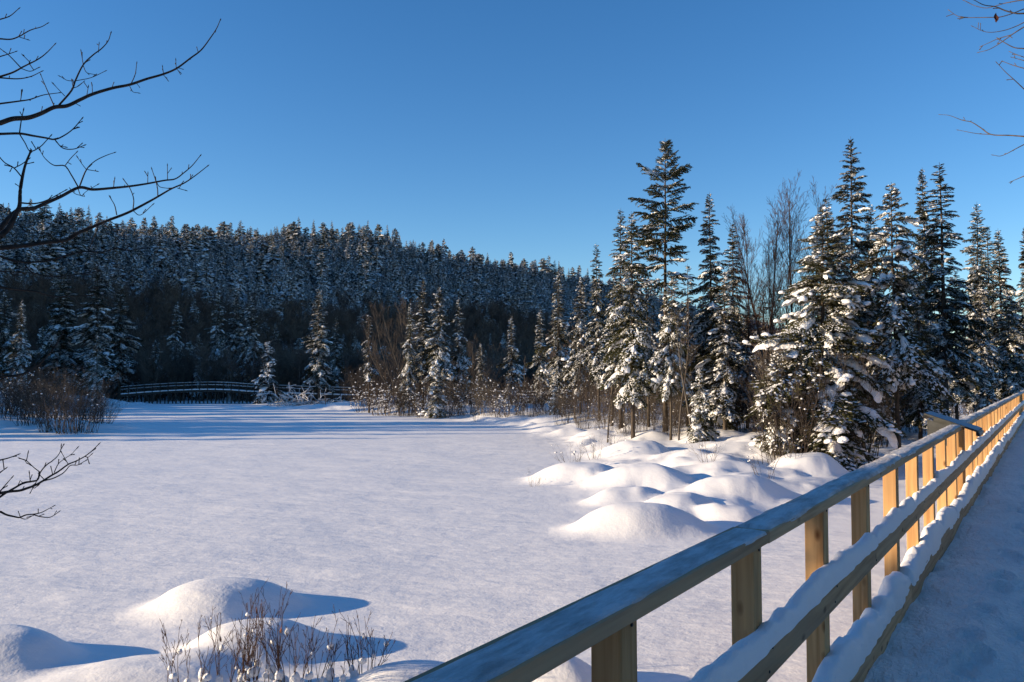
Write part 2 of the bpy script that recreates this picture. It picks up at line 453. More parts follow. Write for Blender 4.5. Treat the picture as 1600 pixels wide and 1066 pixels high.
# polar sheet round the camera: fine inside the view, coarse elsewhere, reaching past the ridge
def build_ground():
    inner = np.arange(-40, 40.01, 0.2)
    outer = np.concatenate([np.arange(-180, -40, 4.0), inner, np.arange(44, 180, 4.0)])
    ang = np.radians(outer)
    rr = np.concatenate([[0.4, 1.2, 2.2], np.geomspace(3.2, 135, 400), np.geomspace(139, 1100, 70)])
    A, RR = np.meshgrid(ang, rr)
    X = np.sin(A) * RR; Y = np.cos(A) * RR
    Z = ground(X, Y)
    nr, na = X.shape
    V = np.stack([X, Y, Z], -1).reshape(-1, 3)
    idx = np.arange(nr * na).reshape(nr, na)
    nxt = np.roll(idx, -1, axis=1)
    Q = np.stack([idx[:-1], nxt[:-1], nxt[1:], idx[1:]], -1).reshape(-1, 4)[:, ::-1]
    # vertex normals of the whole sheet, kept where it is cut in three
    n = np.cross(V[Q[:, 2]] - V[Q[:, 0]], V[Q[:, 3]] - V[Q[:, 1]])
    NV = np.zeros_like(V)
    for k in range(4): np.add.at(NV, Q[:, k], n)
    NV /= np.linalg.norm(NV, axis=1, keepdims=True) + 1e-12
    C = V[Q].mean(1)
    cx, cy = C[:, 0], C[:, 1]
    bank = np.maximum(np.maximum(sdist(BANK, cx, cy), sdist(LEFT, cx, cy)), sdist(BEHIND, cx, cy)) > -1.5
    hill = cy > 121
    part = np.where(hill, 2, np.where(bank, 1, 0))
    for k, (name, lab, mat) in enumerate([("frozen_lake", "flat snow-covered frozen lake with wind texture", M_LAKE), ("snow_bank", "hummocky snow-covered shore under the trees", M_BANK),
                                          ("hill", "snowy ground of the wooded hillside", M_BANK)]):
        q = Q[part == k]
        u, inv = np.unique(q.ravel(), return_inverse=True)
        me = make_mesh(name, V[u], quads=inv.reshape(-1, 4), mats=[mat])
        me.normals_split_custom_set_from_vertices(NV[u].astype(float).tolist())
        tag(add_obj(name, me), lab, kind="structure")
build_ground()

# ------------------------------------------------------------------ boardwalk with railing
BA = R(33.1)
DX = np.array([math.sin(BA), math.cos(BA)])             # along the boardwalk
NL = np.array([-math.cos(BA), math.sin(BA)])            # towards the lake
DECK = 1.90
BW_ROT = math.atan2(DX[1], DX[0])
bw = add_obj("boardwalk", None, loc=(0, 0, 0), rot=(0, 0, BW_ROT))
tag(bw, "raised wooden boardwalk with pine post railing, snow lying on its rails and deck", "boardwalk")
S0, S1 = -4.0, 54.0

def snow_roll(x0, x1, yc, halfw, z0, hgt, seed, step=0.05, nsec=9, bulge=1.0, lumps=1.0):
    """a lumpy roll of snow lying along a board (length along x)"""
    xs = np.arange(x0, x1 + step * 0.5, step); n = len(xs)
    th = np.linspace(-0.12, np.pi + 0.12, nsec)
    hn = hgt * (1 + lumps * (0.55 * vnoise(xs * 1.1, xs * 0 + seed, seed) + 0.55 * vnoise(xs * 3.3, xs * 0, seed + 3) + 0.35 * vnoise(xs * 9, xs * 0, seed + 5)))
    cut = np.maximum(vnoise(xs * 2.1, xs * 0, seed + 11) - 0.33, 0) * 4 * lumps
    hn = np.maximum(hn * (1 - np.clip(cut, 0, 0.7)), hgt * 0.18)
    wn_ = halfw * bulge * (1 + lumps * 0.25 * vnoise(xs * 2.3, xs * 0 + 4, seed + 7))
    yo = 0.25 * halfw * lumps * vnoise(xs * 1.7, xs * 0 + 9, seed + 9)
    c = np.sign(np.cos(th)) * np.abs(np.cos(th)) ** 0.75; s = np.sign(np.sin(th)) * np.abs(np.sin(th)) ** 0.8
    fine = 1 + 0.16 * lumps * np.array([[vnoise(x * 11, j * 1.3, seed + 21) for j in range(nsec)] for x in xs])
    V = np.zeros((n, nsec, 3))
    V[:, :, 0] = xs[:, None]
    V[:, :, 1] = yc + yo[:, None] + c[None] * wn_[:, None] * fine
    V[:, :, 2] = z0 + s[None] * hn[:, None] * fine - 0.004
    # round the two ends off
    for e in (0, -1):
        V[e, :, 2] = z0 - 0.004; V[e, :, 1] = yc + (V[e, :, 1] - yc) * 0.7
    idx = np.arange(n * nsec).reshape(n, nsec)
    Q = np.stack([idx[:-1, :-1], idx[:-1, 1:], idx[1:, 1:], idx[1:, :-1]], -1).reshape(-1, 4)
    return V.reshape(-1, 3), Q

def build_boardwalk():
    # deck boards under the snow, joists, deck snow
    g = Geo()
    g.add(*[box(S0, S1, -1.36, 1.12, 1.74, 1.80)[0]], q=box(0, 1, 0, 1, 0, 1)[1])
    deck = add_obj("deck", g.mesh("deck", [M_RAIL]), bw)
    for y in (-1.2, 0.0, 1.04):
        g = Geo(); v, q = box(S0, S1, y - 0.04, y + 0.04, 1.52, 1.738); g.add(v, q=q)
        add_obj("joist", g.mesh("joist", [M_RAIL]), bw)
    xs = np.concatenate([np.arange(S0, 9, 0.045), np.arange(9, S1, 0.12)]); ys = np.linspace(-1.36, 1.0, 72)
    XX, YY = np.meshgrid(xs, ys, indexing='ij')
    edge = smooth(0.45, 1.0, YY)
    ZZ = DECK - 0.01 + 0.05 * fbm(XX * 1.3, YY * 1.6, 71, 4) + edge * (0.05 * fbm(XX * 3.1, YY * 3.1, 73, 3) - 0.01)
    # trodden track along the middle
    ZZ -= 0.03 * np.exp(-((YY + 0.05) / 0.32) ** 2) * (1 + 1.2 * fbm(XX * 2.4, YY * 2.4, 75, 3))
    rf = rng_of(81)
    for fs in np.arange(-3, 16, 0.33):
        fx, fy = fs + rf.normal() * 0.06, rf.choice([0.42, 0.18, -0.1, -0.4]) + rf.normal() * 0.07
        u = (XX - fx) / 0.15; v = (YY - fy) / 0.065
        rr2 = u * u + v * v
        ZZ += -0.05 * np.exp(-rr2 ** 2) + 0.018 * np.exp(-((np.sqrt(rr2) - 1.35) / 0.25) ** 2)
    idx = np.arange(XX.size).reshape(XX.shape)
    Q = np.stack([idx[:-1, :-1], idx[1:, :-1], idx[1:, 1:], idx[:-1, 1:]], -1).reshape(-1, 4)
    ds = add_obj("deck_snow", make_mesh("deck_snow", np.stack([XX, YY, ZZ], -1).reshape(-1, 3), quads=Q, mats=[M_DSNOW]), deck)
    ds["kind"] = "stuff"
    # posts, 1.1 m apart
    v, q = bevel_box(-0.3, 2.93, -0.054, 0.054, -0.048, 0.048, 0.004)
    v = np.stack([v[:, 1], v[:, 2], v[:, 0]], -1)           # stand it up
    pm = make_mesh("post", v, quads=q[:, ::-1], mats=[M_POST], smooth_shade=False)
    k = 0; posts = []
    s = 2.13 - 1.2 * 5
    r = rng_of(11)
    while s < S1 - 0.3:
        po = add_obj("post", pm, bw, loc=(s + 0.054 + r.normal() * 0.006, 1.062 + r.normal() * 0.003, 0), rot=(r.normal() * 0.0015, r.normal() * 0.002, r.normal() * 0.02))
        posts.append(po); k += 1; s += 1.2
    # screw heads where the middle rail meets each near post, and under the cap
    gs_ = Geo(); v8, q8 = tubes(np.array([[[0, 0, 0], [0, -0.004, 0]]], float), np.array([[0.0065, 0.0055]]), 8); gs_.add(v8, q=q8)
    gs_.add(np.array([v8[i] for i in range(8, 16)]), q=[(0, 1, 2, 3), (0, 3, 4, 7), (7, 4, 5, 6)])
    sm_ = gs_.mesh("screw", [M_SIGNDARK])
    for k in range(9):
        sx = 2.184 + 1.2 * k
        for (ox, yy, zz) in ((-0.02, 0.968, 2.43), (0.022, 0.968, 2.50)):
            add_obj("screw", sm_, bw, loc=(sx + ox + r.normal() * 0.006, yy, zz + r.normal() * 0.006))
        add_obj("screw", sm_, posts[5 + k], loc=(0.012, -0.0485, 2.897))
    # boards: cap rail, middle rail, kerb; joints stand over posts
    def boards(name, joints, prof, mat, snow_fn):
        for i in range(len(joints) - 1):
            a, b = joints[i] + 0.002, joints[i + 1] - 0.002
            if name == "cap_rail" and 11.9 < a < 12.0: continue      # the sign stands in this gap
            L = b - a
            v, q = bevel_box(0, L, *prof, 0.004)
            o = add_obj(name, make_mesh(name, v, quads=q[:, ::-1], mats=[mat], smooth_shade=False), bw, loc=(a, 0, 0.002 * math.sin(i * 2.1)), rot=(0, 0, 0))
            v, q = snow_fn(L, i)
            sn = add_obj("snow_cap", make_mesh("snow_cap", v, quads=q, mats=[M_FROST if name == "cap_rail" else M_RSNOW]), o)
            sn["kind"] = "stuff"
    jt = [S0, -1.47+0.054, 2.184+1.2, 2.184+4.8, 11.95, 12.86, 16.584, 20.184, 23.784, 27.384, 30.984, 34.584, 38.184, 41.784, 45.384, 48.984, 53.0]
    boards("cap_rail", jt, (0.965, 1.118, 2.932, 2.982), M_RAIL,
           lambda L, i: snow_roll(0.01, L - 0.01, 1.041, 0.070, 2.980, 0.015 if i < 2 else (0.024 if i < 4 else 0.038), 100 + i, 0.03, 11, 1.02, 0.8))
    jm = [S0, 0.984, 5.784, 9.384, 12.984, 16.584, 20.184, 23.784, 27.384, 30.984, 34.584, 38.184, 41.784, 45.384, 48.984, 53.0]
    boards("middle_rail", jm, (0.968, 1.012, 2.395, 2.540), M_RAIL,
           lambda L, i: snow_roll(0.0, L, 0.994, 0.036, 2.538, 0.072, 200 + i, 0.03, 11, 1.02, 1.0))
    jk = [S0, -0.216, 3.384, 6.984, 10.584, 14.184, 17.784, 21.384, 24.984, 28.584, 32.184, 35.784, 39.384, 42.984, 46.584, 53.0]
    boards("kerb_board", jk, (0.925, 1.010, 1.800, 2.035), M_RAIL,
           lambda L, i: snow_roll(0.0, L, 0.982, 0.060, 2.033, 0.130, 300 + i, 0.03, 11, 1.05, 1.0))
build_boardwalk()

# ------------------------------------------------------------------ interpretive sign on the rail
def build_sign():
    # sits over the cap rail at s = 12.4 .. 13.3, sloping down towards the walker
    sg = add_obj("information_sign", None, loc=(DX[0] * 12.0 + NL[0] * 1.04, DX[1] * 12.0 + NL[1] * 1.04, 2.88), rot=(0, 0, BW_ROT))
    tag(sg, "sloping grey information panel under thin snow, standing over the boardwalk's cap rail", "sign")
    y0, y1, z0, z1 = -0.26, 0.36, 0.02, 0.235           # low (walker) edge .. high (lake) edge
    L = 0.74
    def slab(o0, o1, x0, x1, yy0=y0, yy1=y1):
        f = lambda y: z0 + (z1 - z0) * (y - y0) / (y1 - y0)
        v = np.array([(x, y, f(y) + o) for o in (o0, o1) for y in (yy0, yy1) for x in (x0, x1)])
        return v, box(0, 1, 0, 1, 0, 1)[1]
    g = Geo(); v, q = slab(0, 0.022, 0, L); g.add(v, q=q, sm=False)
    panel = add_obj("panel", g.mesh("panel", [M_SIGN]), sg)
    g = Geo()
    v, q = slab(-0.045, -0.002, -0.012, L + 0.012, y0 - 0.012, y0 + 0.03); g.add(v, q=q, sm=False)
    v, q = slab(-0.045, -0.002, -0.012, L + 0.012, y1 - 0.03, y1 + 0.012); g.add(v, q=q, sm=False)
    add_obj("panel_frame", g.mesh("panel_frame", [M_SIGNDARK]), panel)
    v, q = slab(0.024, 0.040, 0.01, L - 0.01, y0 + 0.01, y1 - 0.01)
    nx, ny = 14, 14
    gx, gy = np.meshgrid(np.linspace(0.008, L - 0.008, nx), np.linspace(y0 + 0.008, y1 - 0.008, ny), indexing='ij')
    e = np.minimum(np.minimum(gx, L - gx) / 0.05, np.minimum(gy - y0, y1 - gy) / 0.05).clip(0, 1) ** 0.5
    gzz = z0 + (z1 - z0) * (gy - y0) / (y1 - y0) + 0.0225 + 0.008 * e * (1 + 0.8 * fbm(gx * 9, gy * 9, 5))
    idx = np.arange(nx * ny).reshape(nx, ny)
    Q = np.stack([idx[:-1, :-1], idx[1:, :-1], idx[1:, 1:], idx[:-1, 1:]], -1).reshape(-1, 4)
    sn = add_obj("snow_cap", make_mesh("snow_cap", np.stack([gx, gy, gzz], -1).reshape(-1, 3), quads=Q, mats=[M_PANEL]), panel); sn["kind"] = "stuff"
    # cheek boards on the near and far side, closing the wedge, and two uprights to the ground side of the rail
    for x in (0.02, L - 0.045):
        f = lambda y: z0 + (z1 - z0) * (y - y0) / (y1 - y0) - 0.046
        ya, yb = 0.10, y1 - 0.035
        v = np.array([(xx, y, z) for xx in (x, x + 0.025) for (y, z) in ((ya, -0.16), (yb, -0.16), (yb, f(yb)), (ya, f(ya)))])
        q = [(0, 1, 2, 3), (7, 6, 5, 4), (0, 4, 5, 1), (1, 5, 6, 2), (2, 6, 7, 3), (3, 7, 4, 0)]
        g = Geo(); g.add(v, q=np.array(q), sm=False)
        add_obj("cheek_board", g.mesh("cheek_board", [M_SIGN]), sg)
        g = Geo(); v, q = box(x + 0.03, x + 0.10, 0.12, 0.19, -2.9, -0.03); g.add(v, q=q, sm=False)
        add_obj("upright", g.mesh("upright", [M_POST]), sg)
build_sign()

# ------------------------------------------------------------------ conifers
def bough_template(seed, ntw, tuft, width, droop=0.28, dense=2, dust=0.3, flatness=0.5):
    """a spray of unit length along +x: needle tufts (triangles) on a drooping axis with side twigs"""
    r = rng_of(seed)
    segs = []
    def axis(x): return np.array([x, 0.0, 0.10 * x - droop * x * x])
    for x in np.arange(0.10, 1.0, tuft * 0.55):
        segs.append((axis(x), np.array([1.0, 0, 0.1 - 2 * droop * x])))
    tw = []
    for k in range(ntw):
        x0 = 0.14 + 0.84 * (k + r.uniform(-.3, .3)) / ntw
        side = 1 if k % 2 else -1
        ln = (0.40 * (1 - x0) ** 0.65 + 0.08) * r.uniform(0.65, 1.2)
        a = R(r.uniform(38, 62))
        d = np.array([math.cos(a), side * math.sin(a), r.uniform(-0.30, 0.08) - droop * x0])
        p0 = axis(min(x0, 1.0))
        tw.append((p0, d / np.linalg.norm(d), ln))
        for t in np.arange(0.02, ln, tuft * 0.55):
            segs.append((p0 + d * t - np.array([0, 0, 0.35 * t * t]), d))
    P = np.array([s[0] for s in segs]); Dv = np.array([s[1] for s in segs]); Dv /= np.linalg.norm(Dv, axis=1)[:, None]
    P = np.repeat(P, dense, 0); Dv = np.repeat(Dv, dense, 0)
    n = len(P)
    dirs = Dv + r.normal(size=(n, 3)) * np.array([0.45, 0.45, 0.40 * flatness * 2])
    dirs /= np.linalg.norm(dirs, axis=1)[:, None]
    w = np.cross(dirs, r.normal(size=(n, 3)) * np.array([0.5, 0.5, 1.0])); w /= np.linalg.norm(w, axis=1)[:, None] + 1e-9
    ln = tuft * r.uniform(0.8, 1.5, n)[:, None]
    P = P + r.normal(size=(n, 3)) * tuft * 0.12
    V = np.stack([P - w * width * 0.5, P + w * width * 0.5, P + dirs * ln], 1).reshape(-1, 3)
    T = np.arange(n * 3).reshape(-1, 3)
    # powder snow on some twigs: small kite faces lying on top
    keep = r.random(n) < dust
    Pd = P[keep] + np.array([0, 0, tuft * 0.22]); dd = Dv[keep]; m = len(Pd)
    wd = np.cross(dd, np.array([0, 0, 1.0])); wd /= np.linalg.norm(wd, axis=1)[:, None] + 1e-9
    wd = wd + r.normal(size=(m, 3)) * 0.25
    ld = tuft * r.uniform(0.6, 1.3, m)[:, None]; wl = width * r.uniform(0.5, 1.1, m)[:, None]
    up = np.array([0, 0, 1.0]) * width * 0.35
    VS = np.stack([Pd - dd * ld * 0.4, Pd - wd * wl, Pd + dd * ld * 0.8, Pd + wd * wl, Pd + up], 1).reshape(-1, 3)
    b = np.arange(m)[:, None, None] * 5
    TS = (np.array([[0, 1, 4], [1, 2, 4], [2, 3, 4], [3, 0, 4]])[None] + b).reshape(-1, 3) if m else np.zeros((0, 3), int)
    return dict(V=V, T=T, VS=VS, TS=TS, twigs=tw, axis=axis, droop=droop)

def snow_pads(seed, n, droop, nx=10, ny=7):
    """pads of snow lying along a unit bough: lobed outline, bulging top, edges sagging with the side twigs"""
    r = rng_of(seed); out = []
    for k in range(n):
        x0 = r.uniform(0.22, 0.62); x1 = min(1.04, x0 + r.uniform(0.22, 0.5))
        u = np.linspace(0, 1, nx); v = np.linspace(-1, 1, ny)
        x = x0 + (x1 - x0) * u
        env = np.sin(np.pi * np.clip(u * 0.94 + 0.03, 0, 1)) ** 0.55
        wm = r.uniform(0.10, 0.20); th = r.uniform(0.035, 0.07); off = r.uniform(-0.08, 0.08)
        ph = r.uniform(0, 6.28, 2); fr = r.uniform(9, 15)
        V = np.zeros((nx, ny, 3))
        for j, vv in enumerate(v):
            lobe = 0.62 + 0.38 * np.abs(np.sin(x * fr + ph[0 if vv < 0 else 1])) + r.normal(size=nx) * 0.05
            y = off * env + vv * wm * env * (1 - (1 - lobe) * abs(vv))
            sweep = 0.10 * abs(vv) * env                                    # lobes point forward with the twigs
            top = th * np.sqrt(max(1 - vv * vv, 0)) ** 0.9 * env ** 0.6 * (0.75 + 0.5 * r.random(nx))
            V[:, j] = np.stack([x + sweep, y, 0.10 * x - droop * x * x - 0.55 * np.abs(y) + 0.012 + top - 0.02 * abs(vv)], -1)
        idx = np.arange(nx * ny).reshape(nx, ny)
        Q = np.stack([idx[:-1, :-1], idx[1:, :-1], idx[1:, 1:], idx[:-1, 1:]], -1).reshape(-1, 4)
        out.append((V.reshape(-1, 3), Q))
    return out

def conifer_geo(seed, H, Rad, base, spacing, prof=0.8, snow=0.6, pillow=1.0, tpl=None, open_=0.0, up_top=35, down=-18, irregular=0.35, blobsub=2, wood=True, dead=14, clusters=(1, 2)):
    """returns Geo crown, Geo snow, Geo trunk for one tree of height H standing at the origin"""
    r = rng_of(seed)
    crown, sg, tk = Geo(), Geo(), Geo()
    zs = []
    z = base * H
    while z < H * 0.985:
        t = (z - base * H) / (H * (1 - base))
        zs.append(z); z += spacing * (0.55 + 0.65 * (1 - t)) * r.uniform(0.6, 1.4)
    zs = np.array(zs); n = len(zs)
    t = (zs - base * H) / (H * (1 - base))
    az = np.arange(n) * 2.39996 + r.normal(size=n) * 0.5
    low = np.clip(t / 0.10, 0.35, 1.0) if base > 0.12 else np.ones(n)
    lob = 1 + irregular * np.sin(az * 2 + r.uniform(0, 6)) * np.sin(t * 9 + r.uniform(0, 6))
    L = (Rad * (1 - t) ** prof * low * lob * r.uniform(0.62, 1.15, n) + 0.10 + 0.10 * (1 - t))
    L = np.where(t < 0.85, L * (1 - 0.45 * smooth(0.05, 0.25, vnoise(az % 6.2832 * 1.3, t * 12, seed))), L)
    keep = r.random(n) > open_ * (1 - t * 0.7)
    zs, t, az, L = zs[keep], t[keep], az[keep], L[keep]; n = len(zs)
    pitch = R(1) * (down + (up_top - down) * t ** 1.6 + r.normal(size=n) * 11)
    # trunk
    hs = np.linspace(-0.35, H, 16)
    bend = np.cumsum(r.normal(size=(16, 2)) * 0.012 * H / 14, axis=0); bend -= bend[1]
    bend[0] = bend[1]
    cx = np.interp(zs, hs, bend[:, 0]); cy = np.interp(zs, hs, bend[:, 1])
    r0 = 0.0078 * H + 0.015
    pts = np.stack([bend[:, 0], bend[:, 1], hs], -1)
    rad = r0 * (1 - np.clip(hs / H, 0, 1)) ** 0.85 + 0.008
    rad[0] *= 1.25
    v, q = tubes(pts[None], rad[None], 7); tk.add(v, q=q)
    if wood and dead:
        # dead stubs and thin dead branches on the lower trunk
        k = dead
        zz = r.uniform(0.05, max(base + 0.25, 0.3), k) * H; aa = r.uniform(0, 6.28, k)
        B = np.stack([np.interp(zz, hs, bend[:, 0]), np.interp(zz, hs, bend[:, 1]), zz], -1)
        Dd = np.stack([np.cos(aa), np.sin(aa), r.uniform(-0.45, 0.15, k)], -1)
        ll = r.uniform(0.25, 0.9, k) * max(Rad, 1.0) * 0.75
        s = np.linspace(0, 1, 5)
        Pp = B[:, None] + Dd[:, None] * (s[None, :, None] * ll[:, None, None]) + r.normal(size=(k, 5, 3)) * 0.03 * s[None, :, None]
        v, q = tubes(Pp, np.outer(np.full(k, 0.014), 1 - 0.8 * s), 3); tk.add(v, q=q)
        Kp, Kr = kids(r, Pp, np.outer(np.full(k, 0.010), 1 - 0.7 * s), 4, 0.45, 45, 0.2)
        v, q = tubes(Kp, Kr, 3); tk.add(v, q=q)
    # boughs
    ti = r.integers(0, len(tpl), n)
    d = np.stack([np.cos(az) * np.cos(pitch), np.sin(az) * np.cos(pitch), np.sin(pitch)], -1)
    roll = r.normal(size=n) * 0.25
    Mx = frame(d)
    cr, sr = np.cos(roll), np.sin(roll)
    y = Mx[:, :, 1] * cr[:, None] + Mx[:, :, 2] * sr[:, None]; zv = -Mx[:, :, 1] * sr[:, None] + Mx[:, :, 2] * cr[:, None]
    Mx = np.stack([Mx[:, :, 0], y * r.uniform(0.8, 1.2, n)[:, None], zv], -1)
    T = np.stack([cx, cy, zs], -1)
    has = r.random(n) < np.clip(snow * (1.15 - 0.45 * t), 0, 1)
    B, FB = (BLOB2, FB2) if blobsub == 2 else ((BLOB1, FB1) if blobsub == 1 else (BLOB3, FB3))
    for k, tp in enumerate(tpl):
        s = np.where(ti == k)[0]
        if len(s) == 0: continue
        MM = Mx[s] * L[s][:, None, None]
        put(crown, tp["V"], tp["T"], MM, T[s], sm=False)
        if len(tp["VS"]): put(sg, tp["VS"], tp["TS"], MM, T[s], sm=True)
    if wood:
        s = np.linspace(0, 0.85, 5)
        ax = np.stack([s, 0 * s, 0.10 * s - tpl[0]["droop"] * s * s], -1)
        Pp = np.einsum('kij,nj->kni', Mx * L[:, None, None], ax) + T[:, None]
        v, q = tubes(Pp, np.outer(0.008 + 0.007 * L, 1 - 0.8 * s), 3); tk.add(v, q=q)
    # pads of snow along the boughs
    pk = r.integers(0, 8, n); npad = np.where(has, np.where(L > 0.9, r.integers(1, 4, n), 1), 0)
    for k, tp in enumerate(tpl):
        if "pads" not in tp: tp["pads"] = snow_pads(7000 + k, 8, tp["droop"])
        for rnd in range(3):
            for m in range(8):
                s = np.where((ti == k) & ((pk + rnd * 3) % 8 == m) & (npad > rnd))[0]
                if len(s):
                    MM = Mx[s] * L[s][:, None, None] * np.array([1.0, 1.0, 1.0])
                    MM[:, :, 2] *= pillow
                    put(sg, tp["pads"][m][0], tp["pads"][m][1], MM, T[s] + np.array([0, 0, 0.01]), sm=True)
    # a few rounder lumps of snow where twigs meet
    bm, bt, bi = [], [], []
    for i in np.where(has)[0]:
        tp = tpl[ti[i]]; M = Mx[i] * L[i]
        for c in range(1 if L[i] < 0.7 else r.integers(0, 3)):
            x = r.uniform(0.35, 0.98) if L[i] > 0.5 else r.uniform(0.2, 0.8)
            side = r.uniform(-1, 1) * 0.26 * (1 - x * 0.6)
            ctr = np.array([x, side, 0.10 * x - tp["droop"] * x * x - 0.25 * abs(side) + 0.03])
            m = r.integers(clusters[0], clusters[1] + 1)
            R0 = pillow * np.clip(0.062 * L[i], 0.035, 0.11) * r.uniform(0.5, 1.4)
            for j in range(m):
                xj = np.clip(x + r.normal() * 1.7 * R0 / L[i], 0.12, 1.05); sj = side + r.normal() * 1.0 * R0 / L[i]
                o = np.array([xj, sj, 0.10 * xj - tp["droop"] * xj * xj - 0.30 * abs(sj) + 0.02]) * L[i]
                wpos = Mx[i] @ o + T[i]
                q = R0 * r.uniform(0.5, 1.1)
                a = r.normal() * 0.6 + (0.8 if sj > 0 else -0.8) * (abs(sj) > 0.06); ca, sa = math.cos(a), math.sin(a)
                e = r.uniform(0.95, 1.55)
                Rz = np.array([[ca, -sa, 0], [sa, ca, 0], [0, 0, 1.0]])
                tilt = np.stack([Mx[i][:, 0] * 1.0, Mx[i][:, 1] / (np.linalg.norm(Mx[i][:, 1]) + 1e-9), np.array([0, 0, 1.0]) * 0.5 + Mx[i][:, 2] * 0.5], -1)
                bm.append(tilt @ Rz @ np.diag([q * e, q * 1.0, q * r.uniform(0.6, 0.95)])); bt.append(wpos + np.array([0, 0, q * 0.12])); bi.append(r.integers(0, len(B)))
    if bm:
        bm = np.array(bm); bt = np.array(bt); bi = np.array(bi)
        for k in range(len(B)):
            s = bi == k
            if s.any(): put(sg, B[k], FB, bm[s], bt[s], sm=True)
    return crown, sg, tk

def grow(r, base, d, L, rad, curve=0.12, n=6, up=0.05):
    """stems: base (N,3), dir (N,3), length (N,), radius (N,) -> polylines and radii"""
    N_ = len(base); d = d / (np.linalg.norm(d, axis=1, keepdims=True) + 1e-9)
    P = np.zeros((N_, n, 3)); P[:, 0] = base
    for i in range(1, n):
        d = d + r.normal(size=(N_, 3)) * curve + np.array([0, 0, up]); d = d / np.linalg.norm(d, axis=1, keepdims=True)
        P[:, i] = P[:, i - 1] + d * (L / (n - 1))[:, None]
    s = np.linspace(0, 1, n)
    return P, np.outer(rad, 1 - 0.78 * s)

def kids(r, P, rad, k, lf, ang, tmin=0.3, curve=0.10, up=0.03, tmax=0.97, n=None):
    N_, n0, _ = P.shape; n = n or max(4, n0 - 1)
    t = r.uniform(tmin, tmax, (N_, k)) * (n0 - 1)
    i = np.minimum(t.astype(int), n0 - 2); f = (t - i)[..., None]
    a = P[np.arange(N_)[:, None], i]; b = P[np.arange(N_)[:, None], i + 1]
    base = (a * (1 - f) + b * f).reshape(-1, 3)
    tan = (b - a).reshape(-1, 3); tan /= np.linalg.norm(tan, axis=1, keepdims=True) + 1e-9
    side = np.cross(tan, r.normal(size=tan.shape)); side /= np.linalg.norm(side, axis=1, keepdims=True) + 1e-9
    an = R(1) * (ang + r.normal(size=len(tan)) * ang * 0.25)
    d = tan * np.cos(an)[:, None] + side * np.sin(an)[:, None]
    PL = np.linalg.norm(np.diff(P, axis=1), axis=2).sum(1)
    L = np.repeat(PL, k) * lf * (1.15 - 0.75 * t.ravel() / (n0 - 1)) * r.uniform(0.6, 1.3, len(tan))
    rr = rad[np.arange(N_)[:, None], i].ravel() * 0.62
    return grow(r, base, d, L, rr, curve, n, up)

FINE = [bough_template(50 + i, 28, 0.064, 0.036, 0.28 + 0.05 * i, 3, 0.16) for i in range(4)]
HERO = [bough_template(60 + i, 36, 0.050, 0.026, 0.26 + 0.06 * i, 3, 0.12) for i in range(4)]
OPEN = [bough_template(70 + i, 22, 0.060, 0.036, 0.10, 3, 0.10) for i in range(4)]
FAR = [bough_template(80 + i, 11, 0.15, 0.12, 0.34, 2, 0.55) for i in range(3)]

def build_variant(name, needle, **kw):
    c, s, t = conifer_geo(**kw)
    return dict(H=kw["H"], crown=c.mesh(name + "_crown", [needle]), snow=s.mesh(name + "_snow", [M_TSNOW]), trunk=t.mesh(name + "_trunk", [M_BARK]))

VAR = {
    "bushy": build_variant("bushy", M_NEEDLE, seed=1, H=11.0, Rad=3.0, base=0.03, spacing=0.060, prof=0.85, snow=0.62, pillow=1.75, tpl=HERO, irregular=0.34, down=-22, dead=20, clusters=(2, 5)),
    "heavy": build_variant("heavy", M_NEEDLE, seed=2, H=13.0, Rad=2.1, base=0.18, spacing=0.075, prof=0.75, snow=0.66, pillow=1.6, tpl=FINE, irregular=0.35, down=-24, clusters=(1, 3)),
    "heavy_b": build_variant("heavy_b", M_NEEDLE, seed=3, H=13.0, Rad=1.9, base=0.12, spacing=0.075, prof=0.80, snow=0.62, pillow=1.5, tpl=FINE, irregular=0.42, down=-24, clusters=(1, 3)),
    "spire": build_variant("spire", M_NEEDLE_DARK, seed=4, H=16.0, Rad=2.4, base=0.10, spacing=0.070, prof=0.78, snow=0.45, pillow=1.2, tpl=FINE, irregular=0.28, down=-20),
    "spire_b": build_variant("spire_b", M_NEEDLE_DARK, seed=5, H=16.0, Rad=2.1, base=0.14, spacing=0.070, prof=0.75, snow=0.55, pillow=1.3, tpl=FINE, irregular=0.34, down=-22),
    "slim": build_variant("slim", M_NEEDLE_DARK, seed=6, H=15.0, Rad=1.45, base=0.20, spacing=0.075, prof=0.65, snow=0.36, pillow=1.0, tpl=FINE, irregular=0.35, down=-22),
    "scraggly": build_variant("scraggly", M_NEEDLE, seed=7, H=12.0, Rad=1.5, base=0.34, spacing=0.13, prof=0.7, snow=0.50, pillow=1.1, tpl=FINE, irregular=0.45, open_=0.25, dead=40, down=-26),
    "open_pine": build_variant("open_pine", M_NEEDLE_DARK, seed=8, H=17.5, Rad=2.7, base=0.46, spacing=0.125, prof=0.60, snow=0.35, pillow=0.8, tpl=OPEN, irregular=0.30, up_top=40, down=-4, open_=0.25, dead=46),
    "trunk_snowy": build_variant("trunk_snowy", M_NEEDLE, seed=9, H=12.5, Rad=2.3, base=0.30, spacing=0.085, prof=0.68, snow=0.70, pillow=1.8, tpl=FINE, irregular=0.40, down=-30, dead=30, clusters=(2, 4)),
    "young": build_variant("young", M_NEEDLE, seed=10, H=5.0, Rad=1.15, base=0.05, spacing=0.06, prof=0.8, snow=0.75, pillow=2.0, tpl=FINE, irregular=0.35, down=-26, dead=0, clusters=(2, 4)),
}
rs = random.Random(4)
TREE_N = [0]
